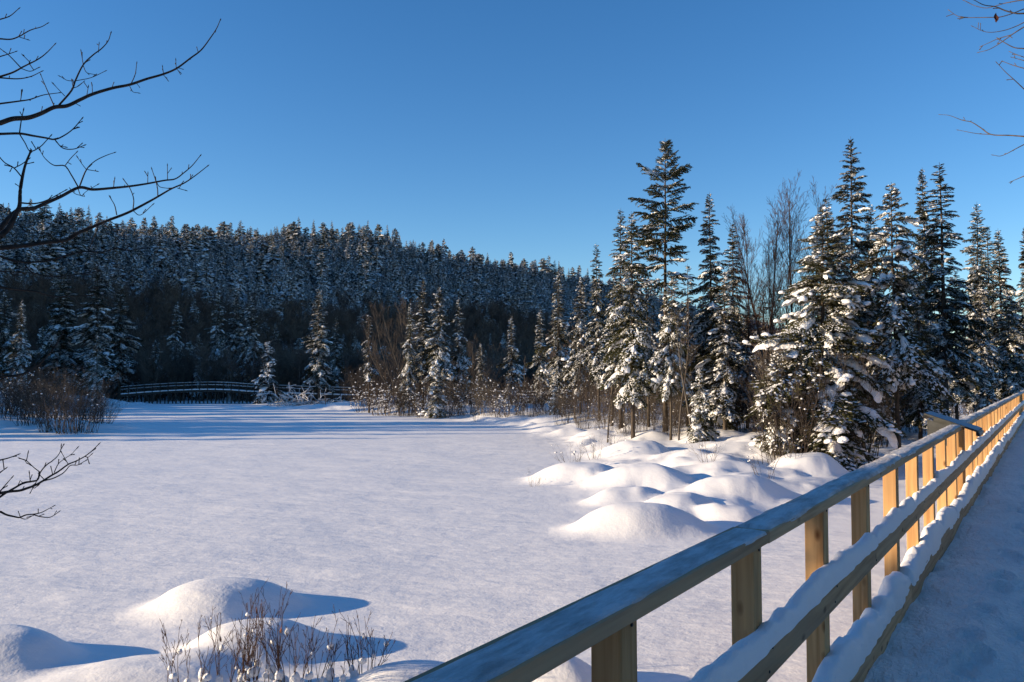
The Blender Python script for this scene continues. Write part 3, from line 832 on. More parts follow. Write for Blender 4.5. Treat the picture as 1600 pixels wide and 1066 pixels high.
def place_tree(kind, px, top, Y, label, w=1.0, group=None, name="spruce_tree", rot=None, lean=None):
    v = VAR[kind]
    p = at_depth(px, top, Y)
    z = gz(p[0], p[1])
    H = p[2] - z
    k = H / v["H"]
    return stand_tree(kind, p[0], p[1], z, k, label, w, group, name, rot, lean)

def stand_tree(kind, x, y, z, k, label, w=1.0, group=None, name="spruce_tree", rot=None, lean=None):
    v = VAR[kind]
    e = add_obj(name, None, loc=(x, y, z - 0.02), rot=(lean or rs.uniform(-0.015, 0.015), rs.uniform(-0.015, 0.015), rs.uniform(0, 6.28) if rot is None else rot), scale=(k * w, k * w, k))
    tag(e, label, "tree", group)
    add_obj("trunk", v["trunk"], e)
    c = add_obj("crown", v["crown"], e)
    s = add_obj("snow", v["snow"], c); s["kind"] = "stuff"
    return e

G_R = "snowy conifers of the right shore"
near = [
    # kind, px, top y, depth, label, width
    ("bushy", 1278, 322, 32.5, "broad bushy spruce loaded with snow pillows, front of the grove by the railing", 1.18),
    ("spire", 1322, 215, 41, "tallest dark spire of the grove right of the pale birches, rising behind the bushy spruce", 0.95),
    ("trunk_snowy", 1396, 285, 33.5, "snow-heavy spruce with bare lower trunk, just right of the bushy spruce", 0.92),
    ("spire_b", 1362, 315, 44, "shorter dark spire between the tallest spire and the bare-trunked snowy spruce", 0.9),
    ("spire", 1443, 262, 48, "left one of the twin tall spires behind the railing", 0.85),
    ("slim", 1469, 254, 45, "right one of the twin tall spires, slimmer", 1.25),
    ("spire_b", 1521, 315, 52, "dark spire just right of the twin tall spires", 0.9),
    ("slim", 1541, 352, 62, "thin low spire between two darker spires near the right edge", 1.1),
    ("spire_b", 1562, 355, 54, "broad dark spire above the far end of the railing", 1.05),
    ("spire", 1600, 352, 57, "dark spruce cut by the right edge of the view", 0.9),
    ("slim", 1296, 306, 39, "spruce top showing between the bushy spruce and the tallest spire", 1.2),
    ("open_pine", 1036, 214, 44, "tallest open-branched conifer with clear trunk, standing above the left of the grove", 1.0),
    ("heavy", 987, 330, 42.5, "snow-clumped spruce just left of the tall open-branched conifer", 0.95),
    ("slim", 968, 324, 50, "slim dark spire behind the snow-clumped spruce", 1.0),
    ("spire", 1108, 300, 43, "dark pointed spruce right of the tall open-branched conifer", 0.92),
    ("slim", 1143, 346, 47, "slim spire left of the pale bare birches", 1.0),
    ("slim", 935, 379, 57, "slim pale-topped spire left of the dark spire", 0.9),
    ("heavy_b", 872, 421, 68, "snow-clumped spruce at the lake edge, left end of the grove", 1.05),
    ("heavy", 906, 430, 64, "snow-clumped spruce with bare stem between the edge spruce and slim pale spire", 0.9),
    ("heavy_b", 845, 482, 76, "small snowy spruce left of the edge spruce", 1.05),
    ("heavy_b", 800, 492, 82, "snowy spruce standing alone before the far footbridge rail", 1.1),
    ("trunk_snowy", 1046, 428, 41, "snow-clumped tree with bare stem under the tall open-branched conifer", 0.85),
    ("heavy_b", 1130, 420, 40.5, "wide snowy spruce under the dark pointed spruce", 1.25),
    ("scraggly", 1072, 412, 46, "thin scraggly spruce between the open-branched conifer and the pointed spruce", 1.1),
    ("scraggly", 1012, 432, 47, "thin scraggly spruce left of the open-branched conifer's trunk", 1.0),
    ("heavy_b", 1165, 470, 44, "snowy spruce below the pale bare birches", 1.2),
    ("young", 1212, 545, 31.5, "young spruce buried in snow at the left foot of the bushy spruce", 1.15),
    ("young", 1092, 572, 38.5, "young snow-tipped spruce at the left grove edge, before the wide snowy spruce", 1.0),
    ("young", 868, 585, 66, "small snow-bent spruce at the foot of the edge spruce", 1.0),
    ("heavy", 1340, 400, 40, "snowy spruce filling the gap behind the bushy spruce", 1.1),
    ("heavy_b", 1432, 400, 40, "snowy spruce under the left twin spire", 1.15),
    ("heavy", 1490, 420, 47, "snowy spruce under the right twin spire", 1.2),
    ("heavy_b", 1530, 440, 50, "snowy spruce behind the information sign", 1.2),
    ("heavy", 1575, 450, 52, "snowy spruce behind the far end of the railing", 1.2),
    ("scraggly", 955, 450, 52, "thin scraggly spruce beneath the slim pale-topped spire", 1.2),
    ("scraggly", 1195, 455, 50, "thin scraggly spruce behind the pale bare birches", 1.2),
    # the small grove on the point
    ("spire_b", 500, 450, 113, "broad snowy spruce standing alone beside the brush pile", 1.25),
    ("slim", 527, 492, 122, "dim narrow spruce just right of the lone broad spruce", 1.2),
    ("young", 418, 531, 112, "small sunlit spruce right of the footbridge arch", 1.25),
    ("scraggly", 578, 490, 84, "thin frosted tree at the left of the point grove", 1.0),
    ("slim", 662, 436, 80, "tall slim spruce with brown top in the point grove", 1.1),
    ("heavy", 686, 446, 78, "tall snowy spruce in the middle of the point grove", 1.05),
    ("heavy_b", 640, 472, 79, "snow-clumped spruce left of the tall slim spruce in the point grove", 0.8),
    ("heavy_b", 718, 462, 80, "snowy spruce at the right of the point grove", 0.85),
    ("young", 683, 572, 73, "low dark spruce with a snow roof at the front of the point grove", 1.2),
    ("heavy_b", 752, 535, 92, "short snowy spruce in the gap right of the point grove", 1.3),
    # left shore
    ("spire_b", 100, 412, 122, "broad tall snowy spruce on the left shore, left of its sunlit-topped neighbour", 1.5),
    ("spire_b", 155, 410, 118, "broad spruce with sunlit top above the left thicket", 1.45),
    ("spire_b", 190, 440, 124, "dark broad spruce right of the sunlit-topped one", 1.4),
    ("heavy_b", 35, 468, 105, "narrow snowy spruce near the left edge of the view", 1.1),
    ("heavy_b", 152, 520, 104, "low snow-bowed spruce beside the left end of the footbridge", 1.3),
    ("heavy", 245, 530, 128, "snowy spruce behind the left half of the footbridge", 1.25),
    ("heavy_b", 310, 520, 135, "snowy spruce behind the middle of the footbridge arch", 1.2),
    ("spire_b", 368, 448, 132, "tall dark spruce behind the right half of the footbridge", 1.15),
    ("heavy", 396, 462, 126, "snowy spruce right of the tall dark one behind the footbridge", 1.1),
    ("heavy_b", 340, 452, 140, "dim snowy spruce left of the tall dark one behind the footbridge", 1.1),
    ("heavy_b", 275, 470, 142, "dim snowy spruce behind the left part of the footbridge", 1.1),
    ("heavy", 10, 455, 118, "snowy spruce cut by the left edge of the view", 1.3),
]
for (kind, px, top, Y, lab, w) in near:
    place_tree(kind, px, top, Y, lab, w)
# trees out of frame that shade the near railing, the far lake and the left shore
for i, (kind, x, y, H, w) in enumerate([("heavy_b", -11.0, 1.45, 10.0, 1.15), ("spire", -14.5, 0.6, 11, 1.5), ("heavy", -18, 2.4, 12.5, 1.2), ("spire_b", -22, 0.2, 14, 1.4), ("heavy_b", -13, -1.5, 11, 1.3),
                                        ("slim", -50, 45.5, 10, 1.3), ("spire_b", -47.5, 56.5, 13, 1.2), ("heavy", -49.5, 61, 14, 1.2), ("spire", -53, 52.5, 13, 1.2), ("spire", -55, 48.5, 12, 1.2), ("spire_b", -60, 54, 13, 1.2), ("heavy", -57, 62, 14, 1.2), ("spire", -66, 58, 15, 1.3), ("slim", -52, 68, 12, 1.3),
                                        ("spire_b", -64, 71, 15, 1.2), ("heavy", -60, 78, 15, 1.3), ("spire", -70, 84, 17, 1.3), ("spire_b", -66, 90, 16, 1.4), ("heavy", -76, 96, 17, 1.4), ("spire", -68, 102, 17, 1.4),
                                        ("spire_b", -80, 108, 18, 1.5), ("heavy", -74, 113, 16, 1.5), ("spire", -86, 90, 18, 1.4), ("spire_b", -84, 76, 17, 1.3)]):
    stand_tree(kind, x, y, gz(x, y), H / VAR[kind]["H"], "snowy conifer on the left bank, out of view" if y > 0 else "snowy conifer on the bank behind the boardwalk, out of view", w, "conifers out of view on the left bank" if y > 0 else "conifers out of view behind the boardwalk")

rw = random.Random(9)  # unseen conifers added to cut sky light on deck and rails, with warm bounce
for i in range(34):
    sb, lat = (-9 + i * 2.0, -9.5 - rw.uniform(0, 5)) if i < 26 else (-7 - rw.uniform(0, 7), -2.5 + (i - 26) * 1.6)
    x, y = DX[0] * sb + NL[0] * lat, DX[1] * sb + NL[1] * lat
    if y > 0 and x < 0.62 * y + 4.2: continue
    if i < 26 and -3 < sb < 17 and i % 2: continue
    kind = ["spire", "heavy", "heavy_b", "spire_b"][i % 4]
    stand_tree(kind, x, y, gz(x, y), rw.uniform(11, 16) / VAR[kind]["H"], "unseen snowy conifer added near the boardwalk to dim the sky light", 1.1, "unseen conifers added near the boardwalk")

# ------------------------------------------------------------------ hillside forest
FARV = []
for i in range(9):
    rr = rng_of(900 + i)
    H = 13.0
    c, s, t = conifer_geo(seed=300 + i, H=H, Rad=rr.uniform(2.1, 3.4), base=rr.uniform(0.03, 0.15), spacing=0.13, prof=rr.uniform(0.7, 0.95) if i < 6 else rr.uniform(0.42, 0.55), snow=0.75, pillow=1.7, tpl=FAR, irregular=0.35, down=-26, blobsub=1, wood=False, clusters=(1, 2))
    g = Geo()
    for src, m in ((c, 0), (s, 1), (t, 2)):
        off = 0
        V = np.concatenate(src.v)
        Tt = np.concatenate(src.t) if src.t else None; Qq = np.concatenate(src.q) if src.q else None
        g.add(V, t=Tt, q=Qq, m=m, sm=(m != 0))
    FARV.append(g.mesh("hill_spruce", [M_NEEDLE_FAR, M_TSNOW, M_BARK]))

def build_hill():
    r = rng_of(77)
    sp = 3.9
    gs, ge = np.meshgrid(np.arange(-290, 560, sp), np.arange(-34, 190, sp))
    gs = gs.ravel() + r.uniform(-1.7, 1.7, gs.size); ge = ge.ravel() + r.uniform(-1.7, 1.7, ge.size)
    P = RID_P + gs[:, None] * RID_D + ge[:, None] * RID_N
    ok = (P[:, 1] > 124 - 46 * (P[:, 0] < -75)) & (P[:, 0] < 0.80 * P[:, 1] + 10)
    ok &= ~((P[:, 1] < 124) & (P[:, 0] > -0.72 * P[:, 1] - 6))
    # low forest behind the right grove
    fx, fy = np.meshgrid(np.arange(10, 190, 6.0), np.arange(92, 230, 6.0)); Fp = np.stack([fx.ravel(), fy.ravel()], -1) + r.uniform(-2, 2, (fx.size, 2))
    sr_, e_ = ridge_coords(Fp[:, 0], Fp[:, 1])
    Fp = Fp[(Fp[:, 0] < 0.75 * Fp[:, 1] + 5) & (e_ > 188)]
    P = P[ok]
    P = np.vstack([P, Fp])
    sr_, e_ = ridge_coords(P[:, 0], P[:, 1])
    inview = np.abs(P[:, 0]) < 0.66 * P[:, 1]
    # bare hardwood belt along the foot of the slope keeps the conifers thin there
    belt = smooth(58, 82, e_ + 30 * fbm(P[:, 0] * 0.02, P[:, 1] * 0.02, 61, 2)) * (P[:, 0] < 45) * (0.75 + 0.6 * fbm(P[:, 0] * 0.05, P[:, 1] * 0.05, 63, 2))
    belt = np.where(inview, belt, 0)
    keep = r.random(len(P)) > np.clip(belt * 1.25, 0, 0.90)
    Pb = P[(~keep) & inview]
    P = P[keep]
    z = ground(P[:, 0], P[:, 1])
    H = np.clip(r.lognormal(2.36, 0.25, len(P)), 6.0, 17.0) * (0.9 + 0.35 * vnoise(P[:, 0] * 0.03, P[:, 1] * 0.03, 5))
    sr_, e_ = ridge_coords(P[:, 0], P[:, 1])
    H *= np.where(e_ > 70, 0.78, 1.0)
    # pixel place and size in the view, for choosing the ones that show largest
    px = P[:, 0] / P[:, 1] * F_PX + CX
    size = H / P[:, 1]
    vis = (px > 0) & (px < 960) & (e_ > -6)
    order = np.argsort(-np.where(vis, size, 0))
    single = np.zeros(len(P), bool); single[order[:232]] = True
    var = r.integers(0, len(FARV), len(P)); rot = r.uniform(0, 6.28, len(P)); w = r.uniform(0.85, 1.35, len(P))
    firsts = {}
    for i in np.where(single)[0]:
        k = H[i] / 13.0
        o = add_obj("spruce_tree", FARV[var[i]], loc=(P[i, 0], P[i, 1], z[i] - 0.1), rot=(0, 0, rot[i]), scale=(k * w[i], k * w[i], k))
        hz = "above the left thicket" if px[i] < 165 else "above the footbridge" if px[i] < 400 else "above the brush pile" if px[i] < 560 else "above the point grove" if px[i] < 760 else "left of the right grove"
        vz = "ridge" if e_[i] < 18 else "upper slope" if e_[i] < 55 else "lower slope"
        tag(o, f"frosted spruce on the far hill's {vz}, {hz}", "tree", "spruces of the far hillside")
        firsts.setdefault(int(var[i]), o)
    rest = ~single
    scatter("hill_forest", P[rest], z[rest] - 0.1, rot[rest], H[rest] / 13.0, w[rest], var[rest], [firsts[k] for k in sorted(firsts)], "dense frosted spruce forest covering the far hillside up to the ridge", "forest")
    return Pb

def scatter(name, P, z, rot, scl, w, var, objs, label, cat):
    """one object of kind stuff: points that carry instances of the given meshes"""
    me = bpy.data.meshes.new(name)
    co = np.stack([P[:, 0], P[:, 1], z], -1).astype(np.float32)
    me.vertices.add(len(co)); me.vertices.foreach_set("co", co.ravel())
    a = me.attributes.new("rotz", 'FLOAT_VECTOR', 'POINT'); a.data.foreach_set("vector", np.stack([0 * rot, 0 * rot, rot], -1).astype(np.float32).ravel())
    a = me.attributes.new("scl", 'FLOAT_VECTOR', 'POINT'); a.data.foreach_set("vector", np.stack([scl * w, scl * w, scl], -1).astype(np.float32).ravel())
    a = me.attributes.new("kindno", 'INT', 'POINT'); a.data.foreach_set("value", (var % len(objs)).astype(np.int32))
    o = add_obj(name, me); tag(o, label, cat, kind="stuff")
    ng = bpy.data.node_groups.new(name + "_nodes", "GeometryNodeTree")
    ng.interface.new_socket("Geometry", in_out='INPUT', socket_type='NodeSocketGeometry')
    ng.interface.new_socket("Geometry", in_out='OUTPUT', socket_type='NodeSocketGeometry')
    nd = ng.nodes; L = ng.links.new
    gi = nd.new("NodeGroupInput"); go = nd.new("NodeGroupOutput"); jn = nd.new("GeometryNodeJoinGeometry")
    def attr(n, t):
        x = nd.new("GeometryNodeInputNamedAttribute"); x.data_type = t; x.inputs[0].default_value = n; return [s for s in x.outputs if s.enabled][0]
    ar, asc, ak = attr("rotz", 'FLOAT_VECTOR'), attr("scl", 'FLOAT_VECTOR'), attr("kindno", 'INT')
    for k, ob in enumerate(objs):
        cp = nd.new("FunctionNodeCompare"); cp.data_type = 'INT'; cp.operation = 'EQUAL'
        ins = [s for s in cp.inputs if s.enabled]
        L(ak, ins[0]); ins[1].default_value = k
        oi = nd.new("GeometryNodeObjectInfo"); oi.inputs["Object"].default_value = ob; oi.inputs["As Instance"].default_value = True
        ip = nd.new("GeometryNodeInstanceOnPoints")
        L(gi.outputs[0], ip.inputs["Points"]); L(cp.outputs[0], ip.inputs["Selection"]); L(oi.outputs["Geometry"], ip.inputs["Instance"])
        L(ar, ip.inputs["Rotation"]); L(asc, ip.inputs["Scale"]); L(ip.outputs[0], jn.inputs[0])
    L(jn.outputs[0], go.inputs[0])
    md = o.modifiers.new("scatter", 'NODES'); md.node_group = ng
    return o
PB = build_hill()

# ------------------------------------------------------------------ bare trees and shrubs
def bare_mesh(name, seed, n, H, spread, r0, k1, k2, mat, base_r=0.3, snow=0, lf=(0.42, 0.45), curve=0.10, sides=3, snow_r=(0.03, 0.08), lean=(0, 0), upright=0.05):
    r = rng_of(seed)
    a = r.uniform(0, 6.28, n); rr = base_r * np.sqrt(r.random(n))
    base = np.stack([np.cos(a) * rr, np.sin(a) * rr, np.full(n, -0.08)], -1)
    tilt = np.abs(r.normal(size=n)) * spread
    d = np.stack([np.cos(a) * tilt + lean[0], np.sin(a) * tilt + lean[1], np.ones(n)], -1)
    P, rad = grow(r, base, d, H * r.uniform(0.55, 1.05, n), r0 * r.uniform(0.6, 1.2, n), curve, 7, upright)
    sets = [(P, rad)]
    if k1: sets.append(kids(r, P, rad, k1, lf[0], 34, 0.25, curve, 0.05))
    if k2 and k1: sets.append(kids(r, *sets[1], k2, lf[1], 36, 0.2, curve, 0.04, n=4))
    g = Geo()
    for p, q_ in sets:
        v, q = tubes(p, np.maximum(q_, r0 * 0.16), sides); g.add(v, q=q)
    sn = None
    if snow:
        src = np.concatenate([p.reshape(-1, 3) for p, _ in sets[:2]])
        src = src[src[:, 2] > 0.06 * H]
        pk = src[r.integers(0, len(src), snow)]
        sn = Geo()
        q = r.uniform(*snow_r, snow)
        M = np.zeros((snow, 3, 3)); M[:, 0, 0] = q * r.uniform(0.8, 1.5, snow); M[:, 1, 1] = q * r.uniform(0.8, 1.3, snow); M[:, 2, 2] = q * r.uniform(0.6, 1.1, snow)
        ki = r.integers(0, len(BLOB1), snow)
        for k in range(len(BLOB1)):
            if (ki == k).any(): put(sn, BLOB1[k], FB1, M[ki == k], pk[ki == k])
        sn = sn.mesh(name + "_snow", [M_TSNOW])
    return g.mesh(name, [mat]), sn

SH = {
    "thicket": [bare_mesh("thicket", 400 + i, 60, 3.0, 0.38, 0.014, 8, 5, M_TWIG, 0.9, 26, snow_r=(0.02, 0.045)) for i in range(3)],
    "stems": [bare_mesh("stems", 410 + i, 46, 4.6, 0.16, 0.019, 7, 4, M_TWIG, 1.2, 24, lf=(0.32, 0.4)) for i in range(3)],
    "snowbrush": [bare_mesh("snowbrush", 420 + i, 56, 2.6, 0.50, 0.016, 7, 4, M_TWIG, 1.0, 200, snow_r=(0.025, 0.07)) for i in range(2)],
    "low": [bare_mesh("low", 430 + i, 12, 1.5, 0.55, 0.010, 4, 3, M_TWIG, 0.35, 10, snow_r=(0.03, 0.06)) for i in range(3)],
    "hardwood": [bare_mesh("hardwood", 440 + i, 6, 11.0, 0.24, 0.10, 16, 11, M_HARDWOOD, 0.8, 0, lf=(0.36, 0.42), upright=0.02) for i in range(3)],
}
def shrub(kind, i, x, y, k, label, group=None, name="bare_shrub", rot=None, kz=1.0):
    me, sn = SH[kind][i % len(SH[kind])]
    e = add_obj(name, None, loc=(x, y, gz(x, y)), rot=(0, 0, rs.uniform(0, 6.28) if rot is None else rot), scale=(k, k, k * kz))
    tag(e, label, "shrub", group)
    add_obj("stems", me, e)
    if sn: s = add_obj("snow", sn, e); s["kind"] = "stuff"
    return e
def shrub_px(kind, i, px, py, k, label, group=None, zoff=0.4, **kw):
    p = on_plane(px, py, zoff)
    return shrub(kind, i, p[0], p[1], k, label, group, **kw)

ORD = ["first", "second", "third", "fourth", "fifth", "sixth", "seventh", "eighth", "ninth", "tenth", "eleventh", "twelfth", "thirteenth", "fourteenth", "fifteenth", "sixteenth", "seventeenth", "eighteenth", "nineteenth", "twentieth"]
def ordinals(px_list):
    o = sorted(range(len(px_list)), key=lambda j: px_list[j]); out = [0] * len(px_list)
    for rank, j in enumerate(o): out[j] = rank
    return out
# tall thicket of stems in front of and right of the bushy spruce
for i, (px, py, k) in enumerate([(1228, 724, 0.95), (1262, 716, 1.1), (1300, 712, 1.1), (1330, 708, 1.0), (1352, 698, 0.9), (1290, 700, 1.2), (1375, 690, 0.9), (1245, 720, 1.0), (1282, 718, 0.95), (1315, 714, 1.0)]):
    n_ = ordinals([1228, 1262, 1300, 1330, 1352, 1290, 1375, 1245, 1282, 1315])[i]
    shrub_px("stems", i, px, py, k, f"tall brown leafless stems at the foot of the bushy spruce, {ORD[n_]} clump from the left", "leafless stems at the bushy spruce")
UND = [(1425, 684, 0.9), (1452, 676, 0.9), (1405, 672, 1.0), (1480, 668, 0.8), (1180, 676, 0.8), (1150, 672, 0.9), (1085, 672, 0.9), (1050, 672, 0.9), (1010, 666, 0.9), (970, 662, 0.9), (935, 656, 1.0), (905, 650, 1.0), (1120, 668, 0.9), (1215, 680, 0.9),
       (1030, 676, 0.75), (1068, 680, 0.7), (1100, 682, 0.7), (1135, 684, 0.7), (990, 672, 0.75), (950, 664, 0.8), (920, 660, 0.8), (888, 655, 0.9), (1165, 686, 0.7), (1190, 690, 0.7), (1440, 690, 0.6), (1390, 688, 0.8), (1500, 662, 0.9), (1525, 656, 0.9), (1550, 650, 0.9),
       (875, 648, 1.0), (1000, 658, 1.1), (1040, 660, 1.1), (1090, 660, 1.1), (1140, 660, 1.1)]
UND += [(880, 662, 0.55), (912, 668, 0.5), (945, 675, 0.5), (975, 681, 0.5), (1005, 684, 0.5), (1052, 688, 0.5)]
rank_front = ordinals([u[0] for u in UND])
for i, (px, py, k) in enumerate(UND):
    n_ = rank_front[i]
    side = "left end" if n_ < 20 else "right end"
    lab = f"brown bare undergrowth shrub among the right grove's trunks, {ORD[n_ if n_ < 20 else len(UND) - 1 - n_]} from the {side}"
    shrub_px("thicket" if i % 2 else "stems", i, px, py, k, lab, "undergrowth of the right grove")
# the point grove's frosted brush
for i, (px, py, k, kind) in enumerate([(575, 640, 1.35, "snowbrush"), (605, 644, 1.4, "snowbrush"), (640, 645, 1.35, "thicket"), (668, 647, 1.2, "snowbrush"), (700, 648, 1.3, "thicket"), (735, 648, 1.25, "snowbrush"),
                                       (765, 650, 1.2, "thicket"), (795, 652, 1.2, "snowbrush"), (825, 653, 1.1, "thicket"), (860, 652, 1.1, "snowbrush"), (590, 636, 1.6, "thicket"), (625, 636, 1.2, "stems"), (655, 638, 1.6, "thicket"),
                                       (690, 639, 1.2, "stems"), (725, 640, 1.5, "thicket"), (755, 641, 1.1, "stems"), (560, 634, 1.3, "thicket"), (885, 648, 1.2, "thicket")]):
    row = py >= 640
    PF = [575, 605, 640, 668, 700, 735, 765, 795, 825, 860, 725, 755, 885]; PBK = [590, 625, 655, 690, 560]
    lab = f"frosted brown bush in the front row of the point's shore thicket, {ORD[sorted(PF).index(px)]} from the left" if row else f"tall brown bush in the back row of the point's shore thicket, {ORD[sorted(PBK).index(px)]} from the left"
    shrub_px(kind, i, px, py, k, lab, "bushes along the point", 0.3)
# left thicket island
for i, (px, py, k, kind) in enumerate([(20, 662, 1.25, "thicket"), (55, 664, 1.3, "thicket"), (95, 668, 1.45, "thicket"), (120, 670, 1.35, "thicket"), (75, 655, 1.5, "thicket"), (35, 654, 1.4, "snowbrush"), (5, 656, 1.3, "snowbrush"), (140, 660, 1.1, "thicket")]):
    lab = f"dense dark brown bush of the thicket on the left shore, {ORD[sorted([20, 55, 95, 120, 75, 35, 5, 140]).index(px)]} from the left edge"
    shrub_px(kind, i, px, py, k, lab, "bushes of the left thicket", 0.3)
shrub_px("snowbrush", 1, 158, 668, 0.75, "low frosted bush at the right end of the left thicket", None, 0.1)
# low twigs poking from the mounds
LOWS = [((835, 748), 0.45, "small twig tuft lying on the lake snow left of the mounds"), ((895, 722), 0.85, "thin leafless twigs at the lake edge above the leftmost mound"),
        ((930, 712), 0.8, "frosted twig clump at the lake edge right of the thin twigs"), ((960, 700), 0.8, "twig clump on the snow before the snow-clumped spruce"),
        ((1108, 738), 0.75, "twig clump in the hollow among the mounds"), ((1195, 752), 0.8, "leaning twigs among the mounds left of the bushy spruce's stems"),
        ((1215, 735), 0.9, "leaning twigs at the left foot of the bushy spruce's stems"), ((985, 690), 0.8, "twig clump under the left grove's trunks"),
        ((1045, 690), 0.7, "twig clump under the tall open-branched conifer"), ((745, 655), 0.9, "single bent twig clump on the shore of the point"),
        ((1240, 738), 0.8, "upright twigs on the mound before the bushy spruce")]
for i, ((px, py), k, lab) in enumerate(LOWS):
    shrub_px("low", i, px, py, k, lab, None, 0.25)

# pale bare birches above the grove, and leafless trees at the point
def bare_tree(seed, px, top, Y, label, n=1, spread=0.1, k1=22, k2=9, r0=0.09, mat=M_TWIG, name="bare_tree", lf=(0.30, 0.38), base_r=0.1, curve=0.05, k3=0):
    p = at_depth(px, top, Y); z = gz(p[0], p[1]); H = p[2] - z
    r = rng_of(seed)
    base = np.stack([r.normal(size=n) * base_r, r.normal(size=n) * base_r, np.full(n, -0.1)], -1)
    d = np.stack([r.normal(size=n) * spread, r.normal(size=n) * spread, np.ones(n)], -1)
    P, rad = grow(r, base, d, H * r.uniform(0.85, 1.0, n), np.full(n, r0), curve, 10, 0.06)
    e = add_obj(name, None, loc=(p[0], p[1], z)); tag(e, label, "tree")
    v, q = tubes(P, np.maximum(rad, 0.012), 6); g = Geo(); g.add(v, q=q)
    add_obj("trunk", g.mesh("trunk", [M_BARK_GREY]), e)
    g = Geo(); K = kids(r, P, rad * 0.55, k1, lf[0], 24, 0.28, 0.06, 0.10, n=6)
    v, q = tubes(K[0], np.maximum(K[1], 0.007), 3); g.add(v, q=q)
    K2 = kids(r, *K, k2, lf[1], 30, 0.15, 0.08, 0.08, n=4); v, q = tubes(K2[0], np.maximum(K2[1], 0.005), 3); g.add(v, q=q)
    if k3:
        K3 = kids(r, *K2, k3, 0.5, 30, 0.15, 0.08, 0.05, n=3); v, q = tubes(K3[0], np.maximum(K3[1], 0.0045), 3); g.add(v, q=q)
    add_obj("crown", g.mesh("crown", [mat]), e)
    return e
bare_tree(1, 1188, 292, 43, "tall bare birch left of its taller twin, above the grove", 2, 0.05, 40, 12, 0.075, M_REDTWIG, "bare_birch", k3=2)
bare_tree(2, 1240, 260, 44, "tallest bare birch, between the grove's halves", 2, 0.05, 40, 12, 0.08, M_REDTWIG, "bare_birch", k3=2)
bare_tree(3, 1212, 325, 45, "shorter bare birch between the two tall ones", 2, 0.05, 36, 11, 0.06, M_REDTWIG, "bare_birch", k3=2)
bare_tree(4, 1166, 320, 46, "thin bare birch right of the slim spire", 1, 0.05, 36, 11, 0.06, M_REDTWIG, "bare_birch", k3=2)
bare_tree(5, 1308, 300, 46, "bare birch half hidden behind the tallest spire", 1, 0.05, 36, 11, 0.06, M_REDTWIG, "bare_birch", k3=2)
bare_tree(6, 600, 470, 83, "pale leafless tree with forked limbs at the left of the point grove", 2, 0.18, 14, 8, 0.08, M_TANTWIG, k3=2, lf=(0.4, 0.45), curve=0.1)
bare_tree(7, 625, 480, 81, "crooked leafless tree in the point grove", 2, 0.25, 14, 8, 0.08, M_TANTWIG, k3=2, lf=(0.4, 0.45), curve=0.12)
bare_tree(8, 650, 455, 82, "leafless brown tree behind the tall slim spruce of the point grove", 2, 0.15, 16, 8, 0.07, M_TANTWIG, k3=2, lf=(0.4, 0.45))
bare_tree(9, 735, 520, 84, "leafless tree at the right end of the point grove", 2, 0.2, 14, 8, 0.09, M_TANTWIG, k3=2, lf=(0.4, 0.45))
for i, (px, top, Y, lab) in enumerate([(944, 560, 43, "slender bare trunk left of the snow-clumped spruce"), (1060, 455, 40, "slender bare trunk under the tall open-branched conifer"), (1078, 470, 39, "slender pale trunk before the dark pointed spruce"),
                                       (895, 500, 60, "slender bare trunk at the left end of the grove"), (918, 520, 60, "slender bare trunk beside the slim pale-topped spire"), (820, 540, 72, "slender bare trunk at the lake edge near the footbridge rail")]):
    bare_tree(30 + i, px, top, Y, lab, 1, 0.05, 20, 6, 0.05, M_TWIG, lf=(0.2, 0.4), curve=0.045)

# bare hardwoods along the foot of the hill: one brown mass
def build_hardwoods():
    r = rng_of(5)
    P = np.vstack([PB, PB + r.uniform(-2.3, 2.3, PB.shape)])
    ob = []
    for i, (px, Y) in enumerate([(455, 150), (330, 155), (560, 152)]):
        p = at_depth(px, 500, Y)
        e = add_obj("bare_tree", SH["hardwood"][i][0], loc=(p[0], p[1], gz(p[0], p[1])), scale=(0.8, 0.8, 0.8))
        tag(e, ["leafless brown tree on the slope right of the lit little spruce", "leafless brown tree on the slope above the footbridge arch", "leafless brown tree on the slope behind the point's left end"][i], "tree")
        ob.append(e)
    n = len(P)
    scatter("hardwood_belt", P, ground(P[:, 0], P[:, 1]), r.uniform(0, 6.28, n), r.uniform(0.55, 0.85, n), r.uniform(0.9, 1.4, n), r.integers(0, 3, n), ob, "brown belt of leafless hardwoods along the foot of the hill", "forest")
build_hardwoods()

